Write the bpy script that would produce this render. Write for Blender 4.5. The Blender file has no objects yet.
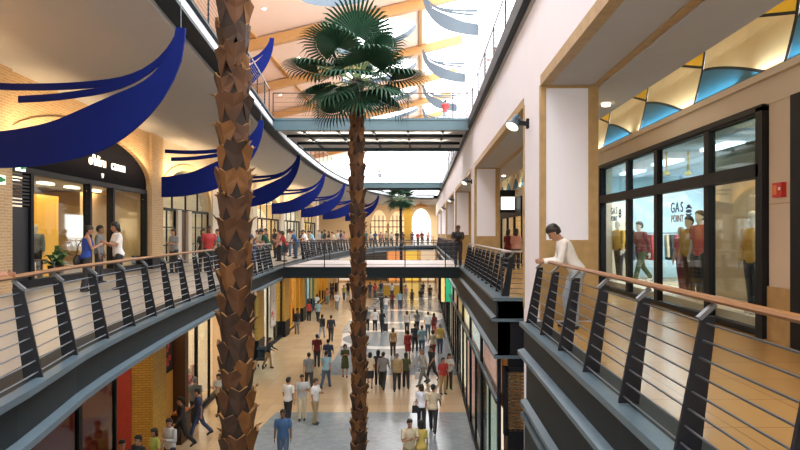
import bpy, bmesh, math, random
from mathutils import Vector, Matrix
random.seed(7)
SC = bpy.context.scene
COL = SC.collection
PI = math.pi
F = 622.0                      # focal length in pixels of the 800 px frame
VX, VY = 422.0, 233.0          # where the long hall vanishes
CZ = 7.2                       # eye height
L1, L2 = 5.7, 11.8             # gallery floor levels
ORI = {}

# ------------------------------------------------------------------ materials
MATS = {}
def mat(name, col, rough=0.6, metal=0.0, var=0.12, scale=6.0, bump=0.0, emit=None, estr=0.0, spec=0.5):
    if name in MATS: return MATS[name]
    m = bpy.data.materials.new(name); m.use_nodes = True
    nt = m.node_tree; b = nt.nodes['Principled BSDF']
    b.inputs['Roughness'].default_value = rough
    b.inputs['Metallic'].default_value = metal
    b.inputs['Specular IOR Level'].default_value = spec
    tc = nt.nodes.new('ShaderNodeTexCoord')
    nz = nt.nodes.new('ShaderNodeTexNoise'); nz.inputs['Scale'].default_value = scale
    nz.inputs['Detail'].default_value = 4
    nt.links.new(tc.outputs['Object'], nz.inputs['Vector'])
    mx = nt.nodes.new('ShaderNodeMix'); mx.data_type = 'RGBA'
    c = Vector(col)
    mx.inputs[6].default_value = (*[max(0, x*(1-var)) for x in c], 1)
    mx.inputs[7].default_value = (*[min(1, x*(1+var)) for x in c], 1)
    nt.links.new(nz.outputs['Fac'], mx.inputs[0])
    nt.links.new(mx.outputs[2], b.inputs['Base Color'])
    if bump:
        bp = nt.nodes.new('ShaderNodeBump'); bp.inputs['Strength'].default_value = bump
        bp.inputs['Distance'].default_value = 0.02
        nt.links.new(nz.outputs['Fac'], bp.inputs['Height']); nt.links.new(bp.outputs[0], b.inputs['Normal'])
    if emit is not None:
        b.inputs['Emission Color'].default_value = (*emit, 1); b.inputs['Emission Strength'].default_value = estr
    MATS[name] = m
    return m

def brick_mat(name, c1, c2, mortar, scale=1.0, rough=0.8, bw=0.24, bh=0.075, flat=False):
    m = bpy.data.materials.new(name); m.use_nodes = True
    nt = m.node_tree; b = nt.nodes['Principled BSDF']; b.inputs['Roughness'].default_value = rough
    g = nt.nodes.new('ShaderNodeNewGeometry'); s = nt.nodes.new('ShaderNodeSeparateXYZ')
    nt.links.new(g.outputs['Position'], s.inputs[0])
    ad = nt.nodes.new('ShaderNodeMath'); ad.operation = 'ADD'
    nt.links.new(s.outputs[0], ad.inputs[0]); nt.links.new(s.outputs[1], ad.inputs[1])
    cb = nt.nodes.new('ShaderNodeCombineXYZ')
    nt.links.new(ad.outputs[0], cb.inputs[0]); nt.links.new(s.outputs[2], cb.inputs[1])
    br = nt.nodes.new('ShaderNodeTexBrick'); br.inputs['Scale'].default_value = scale
    br.inputs['Color1'].default_value = (*c1, 1); br.inputs['Color2'].default_value = (*c2, 1)
    br.inputs['Mortar'].default_value = (*mortar, 1)
    br.inputs['Brick Width'].default_value = bw; br.inputs['Row Height'].default_value = bh
    br.inputs['Mortar Size'].default_value = 0.009
    if flat: br.offset = 0.0
    nt.links.new(g.outputs['Position'] if flat else cb.outputs[0], br.inputs['Vector']); nt.links.new(br.outputs[0], b.inputs['Base Color'])
    MATS[name] = m
    return m

def glass_mat(name, tint=(0.9, 0.95, 0.95), refl=0.03):
    m = bpy.data.materials.new(name); m.use_nodes = True
    nt = m.node_tree; nt.nodes.clear()
    o = nt.nodes.new('ShaderNodeOutputMaterial'); t = nt.nodes.new('ShaderNodeBsdfTransparent')
    g = nt.nodes.new('ShaderNodeBsdfGlossy'); g.inputs['Roughness'].default_value = 0.03
    t.inputs[0].default_value = (*tint, 1)
    lw = nt.nodes.new('ShaderNodeLayerWeight'); lw.inputs[0].default_value = 0.35
    ma = nt.nodes.new('ShaderNodeMath'); ma.operation = 'MULTIPLY_ADD'
    ma.inputs[1].default_value = 0.16; ma.inputs[2].default_value = refl; ma.use_clamp = True
    nt.links.new(lw.outputs['Fresnel'], ma.inputs[0])
    mx = nt.nodes.new('ShaderNodeMixShader')
    nt.links.new(ma.outputs[0], mx.inputs[0]); nt.links.new(t.outputs[0], mx.inputs[1]); nt.links.new(g.outputs[0], mx.inputs[2])
    nt.links.new(mx.outputs[0], o.inputs[0])
    MATS[name] = m
    return m

def emit_mat(name, col, s):
    return mat(name, col, 0.6, 0, 0.02, 3, 0, col, s)

def floor_mat():
    m = bpy.data.materials.new('polished_stone'); m.use_nodes = True
    nt = m.node_tree; b = nt.nodes['Principled BSDF']
    N = nt.nodes.new; L = nt.links.new
    g = N('ShaderNodeNewGeometry'); s = N('ShaderNodeSeparateXYZ'); L(g.outputs['Position'], s.inputs[0])
    X, Y = s.outputs[0], s.outputs[1]
    def M(op, a, c=None, d=None):
        n = N('ShaderNodeMath'); n.operation = op
        for i, v in enumerate((a, c, d)):
            if v is None: continue
            if isinstance(v, (int, float)): n.inputs[i].default_value = v
            else: L(v, n.inputs[i])
        return n.outputs[0]
    def ring(cx, cy, r0, r1):
        dx = M('SUBTRACT', X, cx); dy = M('SUBTRACT', Y, cy)
        d = M('SQRT', M('ADD', M('MULTIPLY', dx, dx), M('MULTIPLY', dy, dy)))
        return M('MULTIPLY', M('GREATER_THAN', d, r0), M('LESS_THAN', d, r1))
    wav = M('MULTIPLY', M('SINE', M('MULTIPLY', Y, 0.22)), 0.5)
    right = M('GREATER_THAN', X, M('ADD', wav, -5.5))
    band = M('MAXIMUM', M('LESS_THAN', Y, 25.0), M('GREATER_THAN', Y, 31.5))
    blue = M('MULTIPLY', right, band)
    white = M('MAXIMUM', ring(-2.4, 42.5, 3.0, 3.9), M('MAXIMUM', ring(-2.4, 54, 3.6, 4.5), ring(-2.4, 72, 4.0, 5.0)))
    white = M('MULTIPLY', white, right)
    br = N('ShaderNodeTexBrick'); br.inputs['Scale'].default_value = 1.0
    br.offset = 0.0
    br.inputs['Brick Width'].default_value = 0.9; br.inputs['Row Height'].default_value = 0.9
    br.inputs['Mortar Size'].default_value = 0.008
    br.inputs['Color1'].default_value = (0.70, 0.50, 0.30, 1); br.inputs['Color2'].default_value = (0.62, 0.43, 0.25, 1)
    br.inputs['Mortar'].default_value = (0.45, 0.32, 0.2, 1)
    L(g.outputs['Position'], br.inputs['Vector'])
    br2 = N('ShaderNodeTexBrick'); br2.offset = 0.0
    br2.inputs['Brick Width'].default_value = 0.9; br2.inputs['Row Height'].default_value = 0.9
    br2.inputs['Mortar Size'].default_value = 0.008
    br2.inputs['Color1'].default_value = (0.31, 0.35, 0.37, 1); br2.inputs['Color2'].default_value = (0.25, 0.29, 0.32, 1)
    br2.inputs['Mortar'].default_value = (0.2, 0.22, 0.24, 1)
    L(g.outputs['Position'], br2.inputs['Vector'])
    mx = N('ShaderNodeMix'); mx.data_type = 'RGBA'
    L(blue, mx.inputs[0]); L(br.outputs[0], mx.inputs[6]); L(br2.outputs[0], mx.inputs[7])
    mx2 = N('ShaderNodeMix'); mx2.data_type = 'RGBA'
    L(white, mx2.inputs[0]); L(mx.outputs[2], mx2.inputs[6]); mx2.inputs[7].default_value = (0.8, 0.77, 0.72, 1)
    L(mx2.outputs[2], b.inputs['Base Color'])
    nz = N('ShaderNodeTexNoise'); nz.inputs['Scale'].default_value = 0.8
    L(g.outputs['Position'], nz.inputs['Vector'])
    L(M('MULTIPLY_ADD', nz.outputs['Fac'], 0.12, 0.10), b.inputs['Roughness'])
    b.inputs['Specular IOR Level'].default_value = 0.7
    MATS['polished_stone'] = m
    return m

# ------------------------------------------------------------------ mesh builder
class MB:
    def __init__(s): s.v = []; s.f = []; s.m = []
    def quad(s, pts, mi=0):
        n = len(s.v); s.v += [tuple(p) for p in pts]; s.f.append(tuple(range(n, n+len(pts)))); s.m.append(mi); return s
    def box(s, x0, y0, z0, x1, y1, z1, mi=0, M=None):
        n = len(s.v)
        P = [(x0,y0,z0),(x1,y0,z0),(x1,y1,z0),(x0,y1,z0),(x0,y0,z1),(x1,y0,z1),(x1,y1,z1),(x0,y1,z1)]
        if M is not None: P = [tuple(M @ Vector(p)) for p in P]
        s.v += P
        for f in ((0,3,2,1),(4,5,6,7),(0,1,5,4),(1,2,6,5),(2,3,7,6),(3,0,4,7)):
            s.f.append(tuple(n+i for i in f)); s.m.append(mi)
        return s
    def bar(s, p, q, w, h, mi=0, up=(0,0,1)):
        p, q = Vector(p), Vector(q); t = (q-p).normalized(); up = Vector(up)
        a = t.cross(up)
        if a.length < 1e-4: a = t.cross(Vector((1,0,0)))
        a.normalize(); b = a.cross(t).normalized(); n = len(s.v)
        for c in (p, q):
            for i, j in ((-1,-1),(1,-1),(1,1),(-1,1)): s.v.append(tuple(c + a*i*w/2 + b*j*h/2))
        for f in ((3,2,1,0),(4,5,6,7),(0,1,5,4),(1,2,6,5),(2,3,7,6),(3,0,4,7)):
            s.f.append(tuple(n+i for i in f)); s.m.append(mi)
        return s
    def tube(s, path, r, n=8, mi=0, flat=1.0, close=True):
        path = [Vector(p) for p in path]; k = len(s.v); R = r if isinstance(r, (list, tuple)) else [r]*len(path)
        for i, p in enumerate(path):
            t = (path[min(i+1, len(path)-1)] - path[max(i-1, 0)]).normalized()
            a = t.cross(Vector((0,0,1)))
            if a.length < 1e-3: a = t.cross(Vector((0,1,0)))
            a.normalize(); b = a.cross(t)
            for j in range(n):
                w = 2*PI*j/n; s.v.append(tuple(p + a*math.cos(w)*R[i] + b*math.sin(w)*R[i]*flat))
        for i in range(len(path)-1):
            for j in range(n):
                j2 = (j+1) % n
                s.f.append((k+i*n+j, k+i*n+j2, k+(i+1)*n+j2, k+(i+1)*n+j)); s.m.append(mi)
        if close:
            s.f.append(tuple(k+j for j in reversed(range(n)))); s.m.append(mi)
            e = k+(len(path)-1)*n; s.f.append(tuple(e+j for j in range(n))); s.m.append(mi)
        return s
    def loft(s, rings, n=12, mi=0):
        """rings: (centre, a, b, side axis, front axis); closed ends"""
        k = len(s.v)
        for c, a, b, ax, bx in rings:
            for j in range(n):
                w = 2*PI*j/n; s.v.append(tuple(Vector(c) + Vector(ax)*a*math.cos(w) + Vector(bx)*b*math.sin(w)))
        for i in range(len(rings)-1):
            for j in range(n):
                j2 = (j+1) % n
                s.f.append((k+i*n+j, k+i*n+j2, k+(i+1)*n+j2, k+(i+1)*n+j)); s.m.append(mi)
        s.f.append(tuple(k+j for j in reversed(range(n)))); s.m.append(mi)
        e = k+(len(rings)-1)*n; s.f.append(tuple(e+j for j in range(n))); s.m.append(mi)
        return s
    def ball(s, c, rx, ry=None, rz=None, n=10, m=6, mi=0):
        ry = rx if ry is None else ry; rz = rx if rz is None else rz; c = Vector(c)
        rings = []
        for i in range(m+1):
            a = -PI/2 + PI*(i/m)*0.998 + 0.003
            rings.append((c + Vector((0,0,math.sin(a)*rz)), math.cos(a)*rx, math.cos(a)*ry, (1,0,0), (0,1,0)))
        return s.loft(rings, n, mi)
    def prism(s, pts, off, mi=0, side=None):
        """pts: closed outline of 3D points, off: extrusion vector"""
        n = len(s.v); k = len(pts); off = Vector(off)
        s.v += [tuple(p) for p in pts]; s.v += [tuple(Vector(p)+off) for p in pts]
        s.f.append(tuple(range(n, n+k))); s.m.append(mi)
        s.f.append(tuple(range(n+2*k-1, n+k-1, -1))); s.m.append(mi)
        for i in range(k):
            j = (i+1) % k; s.f.append((n+j, n+i, n+k+i, n+k+j)); s.m.append(mi if side is None else side)
        return s
    def sweep(s, path, prof, mis, normals):
        """profile (offset along the normal, z) swept along a plan path; closed profile"""
        n = len(s.v); k = len(prof)
        for (x, y), (nx, ny) in zip(path, normals):
            for o, z in prof: s.v.append((x+nx*o, y+ny*o, z))
        for i in range(len(path)-1):
            for j in range(k):
                j2 = (j+1) % k
                s.f.append((n+i*k+j, n+i*k+j2, n+(i+1)*k+j2, n+(i+1)*k+j)); s.m.append(mis[j])
        s.f.append(tuple(n+j for j in reversed(range(k)))); s.m.append(0)
        e = n+(len(path)-1)*k; s.f.append(tuple(e+j for j in range(k))); s.m.append(0)
        return s
    def mesh(s, name, mats, org=(0,0,0), smooth=False, fix=True):
        me = bpy.data.meshes.new(name); o = Vector(org)
        me.from_pydata([tuple(Vector(v)-o) for v in s.v], [], s.f)
        if not isinstance(mats, (list, tuple)): mats = [mats]
        for m in mats: me.materials.append(m)
        me.polygons.foreach_set('material_index', s.m)
        if fix:
            bm = bmesh.new(); bm.from_mesh(me); bmesh.ops.recalc_face_normals(bm, faces=bm.faces); bm.to_mesh(bm and me); bm.free()
        if smooth: me.polygons.foreach_set('use_smooth', [True]*len(me.polygons))
        me.update()
        return me
    def base(s):
        xs = [v[0] for v in s.v]; ys = [v[1] for v in s.v]; zs = [v[2] for v in s.v]
        return Vector(((min(xs)+max(xs))/2, (min(ys)+max(ys))/2, min(zs)))
    def build(s, name, mats, parent=None, org=None, smooth=False):
        if org is None: org = ORI[parent.name] if parent else s.base()
        o = bpy.data.objects.new(name, s.mesh(name, mats, org, smooth)); COL.objects.link(o)
        if parent: o.parent = parent
        else: o.location = org
        ORI[o.name] = Vector(org)
        return o

def tag(o, label=None, cat=None, group=None, kind=None):
    if label: o['label'] = label
    if cat: o['category'] = cat
    if group: o['group'] = group
    if kind: o['kind'] = kind
    return o
def struct(o, label=None): 
    o['kind'] = 'structure'
    if label: o['label'] = label
    o['category'] = o.name.split('_')[0].split('.')[0]
    return o
def thing(name, loc, label, cat, group=None, rz=0.0):
    o = bpy.data.objects.new(name, None); COL.objects.link(o); o.empty_display_size = 0.2
    o.location = loc; o.rotation_euler = (0, 0, rz); ORI[o.name] = Vector(loc)
    return tag(o, label, cat, group)
def link_child(name, me, parent, loc=(0,0,0), rot=(0,0,0)):
    o = bpy.data.objects.new(name, me); COL.objects.link(o); o.parent = parent
    o.location = loc; o.rotation_euler = rot; ORI[o.name] = Vector(loc)
    return o
def copy_tree(o, parent=None):
    c = o.copy(); COL.objects.link(c)
    if parent: c.parent = parent
    for ch in list(o.children): copy_tree(ch, c)
    return c
def px(x, Y): return (x-VX)/F*Y
def pz(y, Y): return CZ - (y-VY)/F*Y

def catmull(P, step):
    out = []
    for i in range(len(P)-1):
        p0 = Vector(P[max(i-1, 0)]); p1 = Vector(P[i]); p2 = Vector(P[i+1]); p3 = Vector(P[min(i+2, len(P)-1)])
        n = max(2, int((p2-p1).length/0.25))
        for k in range(n):
            t = k/n
            out.append(0.5*((2*p1)+(-p0+p2)*t+(2*p0-5*p1+4*p2-p3)*t*t+(-p0+3*p1-3*p2+p3)*t**3))
    out.append(Vector(P[-1]))
    # resample evenly
    res = [out[0]]; acc = 0
    for a, b in zip(out, out[1:]):
        d = (b-a).length
        while acc + d >= step:
            t = (step-acc)/d; a = a.lerp(b, t); res.append(a.copy()); d = (b-a).length; acc = 0
        acc += d
    if acc > step*0.3: res.append(out[-1])
    return [(p.x, p.y) for p in res]
def normals(path, flip=False):
    N = []
    for i in range(len(path)):
        a = path[max(i-1, 0)]; b = path[min(i+1, len(path)-1)]
        t = Vector((b[0]-a[0], b[1]-a[1])).normalized(); n = (-t.y, t.x)
        N.append((-n[0], -n[1]) if flip else n)
    return N
def text_mesh(txt, size, depth, m):
    cu = bpy.data.curves.new('lettering', 'FONT'); cu.body = txt; cu.size = size; cu.extrude = depth
    cu.align_x = 'CENTER'; cu.align_y = 'CENTER'
    o = bpy.data.objects.new('lettering', cu); COL.objects.link(o); bpy.context.view_layer.update()
    dg = bpy.context.evaluated_depsgraph_get()
    me = bpy.data.meshes.new_from_object(o.evaluated_get(dg)); bpy.data.objects.remove(o); bpy.data.curves.remove(cu)
    me.materials.clear(); me.materials.append(m)
    return me

# ------------------------------------------------------------------ palette
steel = mat('blue_grey_steel', (0.010, 0.017, 0.021), 0.5, 0.0, 0.2, 3, spec=0.18)
lip = mat('pale_steel_lip', (0.11, 0.165, 0.205), 0.38, 0.3, 0.15, 3)
bridge_blue = mat('grey_blue_paint', (0.075, 0.135, 0.16), 0.45, 0.1, 0.1, 3)
postm = mat('dark_post_steel', (0.014, 0.016, 0.021), 0.45, 0.1, 0.2, 8, spec=0.25)
rodm = mat('brushed_rod', (0.13, 0.145, 0.165), 0.35, 0.7, 0.1, 8)
brackm = mat('bracket_steel', (0.16, 0.18, 0.20), 0.35, 0.6, 0.1, 8)
woodrail = mat('copper_handrail', (0.25, 0.115, 0.04), 0.4, 0.0, 0.15, 5, spec=0.2)
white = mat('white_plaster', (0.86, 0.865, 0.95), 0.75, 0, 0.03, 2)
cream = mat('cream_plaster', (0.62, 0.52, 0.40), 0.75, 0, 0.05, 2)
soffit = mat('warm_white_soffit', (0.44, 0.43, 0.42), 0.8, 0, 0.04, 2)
trimm = mat('brown_stone_trim', (0.42, 0.275, 0.115), 0.5, 0, 0.3, 7)
peach = mat('peach_ceiling', (0.72, 0.53, 0.42), 0.8, 0, 0.04, 1)
beam_wood = mat('honey_timber', (0.44, 0.23, 0.075), 0.5, 0, 0.15, 5)
blue_cloth = mat('royal_blue_sailcloth', (0.006, 0.014, 0.125), 0.8, 0, 0.15, 2, spec=0.1)
grey_cloth = mat('grey_sailcloth', (0.085, 0.11, 0.135), 0.7, 0, 0.1, 2)
black = mat('black_frame', (0.010, 0.011, 0.015), 0.5, 0, 0.2, 4, spec=0.2)
glass = glass_mat('clear_glass')
glass_teal = glass_mat('teal_glass', (0.55, 0.68, 0.72), 0.07)
stone = floor_mat()
gal_floor = brick_mat('gallery_tiles', (0.44, 0.265, 0.095), (0.40, 0.24, 0.085), (0.29, 0.17, 0.06), 1.0, 0.26, 0.8, 0.8, True)
left_floor = brick_mat('left_gallery_tiles', (0.40, 0.36, 0.31), (0.37, 0.33, 0.28), (0.28, 0.24, 0.2), 1.0, 0.3, 0.8, 0.8, True)
brick = brick_mat('tan_brick', (0.60, 0.38, 0.18), (0.52, 0.32, 0.14), (0.66, 0.52, 0.36))
ybrick = brick_mat('yellow_brick', (0.62, 0.36, 0.05), (0.52, 0.29, 0.04), (0.30, 0.17, 0.04), 1.0, 0.6)
yellow = mat('mustard_panel', (0.72, 0.42, 0.05), 0.55, 0, 0.08, 3)
red = mat('signal_red', (0.55, 0.03, 0.02), 0.45)
lamp_w = emit_mat('warm_lamp', (1.0, 0.78, 0.48), 9)
lamp_c = emit_mat('cool_lamp', (0.85, 0.95, 1.0), 9)
lamp_cove = emit_mat('cove_tube', (0.75, 0.92, 1.0), 14)
def lamp(kind, loc, power, col, size=1.0, sy=None, rot=(0,0,0), name='lamp_light'):
    d = bpy.data.lights.new(name, kind); d.energy = power; d.color = col
    if kind == 'AREA':
        d.shape = 'RECTANGLE'; d.size = size; d.size_y = sy or size
    else: d.shadow_soft_size = size
    o = bpy.data.objects.new(name, d); COL.objects.link(o); o.location = loc; o.rotation_euler = rot
    return o
WARM = (1.0, 0.70, 0.38); NEUT = (1.0, 0.88, 0.72); COOL = (0.85, 0.95, 1.0)

# ------------------------------------------------------------------ camera, world
cam = bpy.data.cameras.new('camera'); co = bpy.data.objects.new('camera', cam); COL.objects.link(co); SC.camera = co
co.location = (0, 0, CZ); co.rotation_euler = (PI/2, 0, 0)
cam.sensor_width = 36; cam.lens = F*36/800; cam.shift_x = -22/800; cam.shift_y = 8/800; cam.clip_start = 0.1; cam.clip_end = 400
w = bpy.data.worlds.new('sky'); SC.world = w; w.use_nodes = True
bg = w.node_tree.nodes['Background']; bg.inputs[0].default_value = (0.97, 0.98, 1.0, 1); bg.inputs[1].default_value = 6.6
SC.view_settings.view_transform = 'Standard'; SC.view_settings.look = 'None'; SC.view_settings.exposure = 0.0; SC.view_settings.gamma = 1
SC.cycles.max_bounces = 8; SC.cycles.transparent_max_bounces = 12; SC.cycles.sample_clamp_indirect = 6
try: SC.cycles.use_denoising = True
except Exception: pass
# ------------------------------------------------------------------ plan curves
ctrl = [(-2.2,-3),(-2.75,0),(-3.6,5.3),(-4.2,8),(-4.65,11),(-5.0,14),(-5.55,20),(-6.1,27),(-6.5,35),(-6.7,44),(-6.4,53),(-5.4,62),(-3.8,69),(-1.6,73.5),(1.64,75)]
EL = catmull(ctrl, 0.9); NL = normals(EL)
def XL(Y):
    for a, b in zip(EL, EL[1:]):
        if a[1] <= Y <= b[1]: return a[0] + (b[0]-a[0])*(Y-a[1])/max(1e-6, b[1]-a[1])
    return EL[0][0] if Y < 0 else EL[-1][0]
def XW(Y): return XL(min(Y, 44)) - 5.4                 # upper gallery shop wall
def XG(Y): return XL(min(Y, 44)) - 2.9 - 0.03*max(0, Y-44)   # ground floor shop wall
EU = catmull([(x+.27*max(0,min(1,(26-y)/10)), y) for x, y in ctrl], 0.9); NU = normals(EU)
EUf = catmull([(x+.27*max(0,min(1,(26-y)/10)), y) for x, y in ctrl], 0.6)
def sub(path, y0, y1): return [p for p in path if y0 <= p[1] <= y1]

# ------------------------------------------------------------------ floors and slabs
b = MB(); b.box(-18, -9, -0.3, 9, 96, 0); struct(b.build('floor', stone))
def left_slab(z, th, name, fl, off=0.5, EL=EL, NL=NL):
    m = MB(); inn = []; out = []
    for (x, y), (nx, ny) in zip(EL, NL):
        inn.append((x+nx*off, y+ny*off))
        out.append((XW(y)-6.5 if y < 60 else -18, y))
    for i in range(len(inn)-1):
        a, b2, c, d = inn[i], inn[i+1], out[i+1], out[i]
        for zz in (z, z-th):
            m.quad([(a[0],a[1],zz),(b2[0],b2[1],zz),(c[0],c[1],zz),(d[0],d[1],zz)], 0 if zz == z else 1)
    e = inn[-1]
    for zz in (z, z-th):
        m.quad([(e[0],e[1],zz),(2.3,75.5,zz),(9,75.5,zz),(9,92,zz),(-18,92,zz),(-18,e[1],zz)], 0 if zz == z else 1)
    return struct(m.build(name, fl))
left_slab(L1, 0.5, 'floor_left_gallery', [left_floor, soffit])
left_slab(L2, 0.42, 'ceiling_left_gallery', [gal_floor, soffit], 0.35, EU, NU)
prof1 = [(0,0),(0,-.07),(.10,-.09),(.10,-.47),(0,-.50),(0,-.57),(.52,-.57),(.52,-.005),(.14,-.005),(.14,0)]
mi1 = [1,1,0,1,1,0,0,0,0,1]
struct(MB().sweep(EL, [(o, z+L1+.01) for o, z in prof1], mi1, NL).build('trim_left_gallery_edge', [steel, lip]))
prof2 = [(0,0),(0,-.06),(.08,-.08),(.08,-.36),(0,-.38),(0,-.46),(.38,-.46),(.38,0)]
mi2 = [0,0,1,0,0,0,0,0]
struct(MB().sweep(EU, [(o, z+L2+.01) for o, z in prof2], mi2, NU).build('trim_left_upper_edge', [steel, mat('pale_fascia', (.62,.66,.70), .5)]))

struct(MB().sweep(EU, [(o, z+L2) for o, z in ((.385,-.425),(.385,-.56),(1.5,-.56),(1.5,-.425))], [0,0,0,0], NU).build('ceiling_edge_band', soffit))
# right-hand floors
m = MB(); m.box(1.9, -4, L1-.5, 9, 10.5, L1).box(3.15, 10.5, L1-.5, 9, 14.4, L1).box(1.9, 14.4, L1-.5, 9, 92, L1)
struct(m.build('floor_right_gallery', gal_floor))
m = MB(); m.box(2.0, -4, L2-.4, 9, 92, L2); struct(m.build('ceiling_right_gallery', soffit))
NR = lambda p: normals(p, True)
def redge(y0, y1, x=1.64):
    n = max(2, int((y1-y0)/3)); return [(x, y0+(y1-y0)*i/n) for i in range(n+1)]
profr = [(0,0),(0,-.07),(.08,-.09),(.08,-.45),(-.03,-.48),(-.03,-.54),(.12,-.56),(.12,-1.30),(.02,-1.33),(.02,-1.40),(.16,-1.42),(.40,-1.42),(.40,-.005),(.16,-.005),(.16,0)]
mir = [1,1,0,1,1,1,0,1,1,1,0,0,0,0,1]
for i, (y0, y1) in enumerate(((-3, 10.5), (14.4, 75))):
    p = redge(y0, y1)
    struct(MB().sweep(p, [(o, z+L1+.01) for o, z in profr], mir if i == 0 else mir[:12]+[1]+mir[13:], NR(p)).build('trim_right_gallery_edge', [steel, lip]))
p = redge(-3, 92, 1.86)
struct(MB().sweep(p, [(o, z+L2+.01) for o, z in ((0,0),(0,-.34),(.4,-.34),(.4,0))], [0,0,0,0], NR(p)).build('trim_right_upper_edge', steel))

# right wall: pilasters, lintel, bulkhead
PY = [-3.5, 10.7, 24.2, 38.2, 52.5, 67, 81]
m = MB(); t = MB()
m.box(2.05, -4, CZ+2.55, 3.03, 92, L2-.34)
ZS = CZ+2.55
for i, y in enumerate(PY):
    y1 = y+1.8
    m.box(2.05, y, 0.0, 3.03, y1, ZS)
    # stone frame on the reveal that faces the camera, dado below
    for yy, s in ((y, -1), (y1, 1)):
        ya, yb = (yy-.02, yy) if s < 0 else (yy, yy+.02)
        t.box(2.05, ya, L1, 2.13, yb, ZS); t.box(2.86, ya, L1, 3.03, yb, ZS); t.box(2.13, ya, L1, 2.86, yb, L1+1.38)
        t.box(2.13, ya, ZS-.06, 2.86, yb, ZS)
    t.box(2.035, y-.02, L1, 2.05, y+.10, ZS); t.box(2.035, y1-.10, L1, 2.05, y1+.02, ZS)
    if i+1 < len(PY):
        y2 = PY[i+1]
        t.box(2.035, y1, ZS-.02, 2.05, y2, ZS+.16)
        t.box(2.05, y1, ZS-.02, 2.2, y2, ZS); t.box(2.93, y1, ZS-.02, 3.06, y2, ZS)
struct(m.build('wall_right', white)); struct(t.build('trim_stone_frames', trimm))
sf = MB()
for a_, b_ in zip(PY, PY[1:]): sf.box(2.2, a_+1.83, ZS-.012, 2.93, b_-.03, ZS-.001)
struct(sf.build('ceiling_opening_soffit', soffit))
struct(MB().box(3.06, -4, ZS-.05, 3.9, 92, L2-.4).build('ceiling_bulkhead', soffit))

# coloured vault panels above the right-hand shops
def vault():
    prof = [(4.9,2.25),(4.96,2.45),(5.03,2.75),(5.1,3.05),(5.12,3.35),(5.05,3.65),(4.85,3.9),(4.5,4.08),(3.9,4.15)]
    L = [0]
    for a, c in zip(prof, prof[1:]): L.append(L[-1] + math.dist(a, c))
    def at(s):
        s = max(0, min(L[-1]-1e-6, s))
        for i in range(len(L)-1):
            if L[i] <= s <= L[i+1]:
                k = (s-L[i])/(L[i+1]-L[i]); a, c = prof[i], prof[i+1]
                return (a[0]+(c[0]-a[0])*k, a[1]+(c[1]-a[1])*k)
    m = MB(); mod = 2.83; vm = 0.74; lw = 0.05; tot = L[-1]
    y = 8.47 - 3*mod
    def strip(ua, ub, fa, fb, mi, y0):
        # quads between lower/upper curves sampled along the profile
        n = 8
        for k in range(n):
            q = []
            for u, (lo, hi) in ((ua, fa), (ub, fb)):
                q.append((u, lo+(hi-lo)*k/n, lo+(hi-lo)*(k+1)/n))
            (u0, a0, b0), (u1, a1, b1) = q
            pts = [(at(a0), u0), (at(a1), u1), (at(b1), u1), (at(b0), u0)]
            m.quad([(p[0], y0+mod*(1-u), CZ+p[1]) for p, u in pts], mi)
    while y < 80:
        N = 12
        for j in range(N):
            ua, ub = j/N, (j+1)/N      # u: 0 at the far rib, 1 at the near one
            bl = 0.03
            if j == 0: strip(0, bl, (0, tot), (0, tot), 3, y); ua = bl
            T = lambda u: max(0.0, vm*(1-(u/.93)**1.3 if u < .93 else 0))
            Yl = lambda u: vm*1.02 + 0.85*(1-u)
            strip(ua, ub, (0, max(0, T(ua)-lw)), (0, max(0, T(ub)-lw)), 1, y)
            strip(ua, ub, (max(0, T(ua)-lw), T(ua)), (max(0, T(ub)-lw), T(ub)), 3, y)
            strip(ua, ub, (T(ua), Yl(ua)), (T(ub), Yl(ub)), 0, y)
            strip(ua, ub, (Yl(ua), Yl(ua)+lw), (Yl(ub), Yl(ub)+lw), 3, y)
            strip(ua, ub, (Yl(ua)+lw, tot), (Yl(ub)+lw, tot), 2, y)
        y += mod
    return m
struct(vault().build('ceiling_coloured_vault', [mat('vault_cream', (.80,.58,.30), .6, 0, .1, 3), mat('vault_teal', (.018,.13,.21), .5, 0, .12, 4), mat('vault_yellow', (.85,.45,.02), .5), black]))
# cove tubes and the white shop header below them
struct(MB().box(4.88, -4, CZ+1.82, 5.2, 92, CZ+2.2).box(4.80, -4, CZ+2.17, 4.90, 92, CZ+2.27).build('trim_shop_header', cream))
ct = MB()
yy = -2.0
k = 0
while yy < 60:
    tb = MB().tube([(4.93, yy, CZ+2.235), (4.93, yy+2.7, CZ+2.235)], 0.018, 6)
    o = tb.build('cove_light', lamp_cove); tag(o, 'cool white cove tube glowing along the foot of the coloured vault', 'light', 'cove tubes under the coloured vault')
    yy += 2.83
for yy in (2, 7, 12, 17, 23, 30, 38):
    lamp('AREA', (4.86, yy, CZ+2.33), 40, (.75, .92, 1.0), 0.06, 4.5, (0, math.radians(172), 0))

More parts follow.
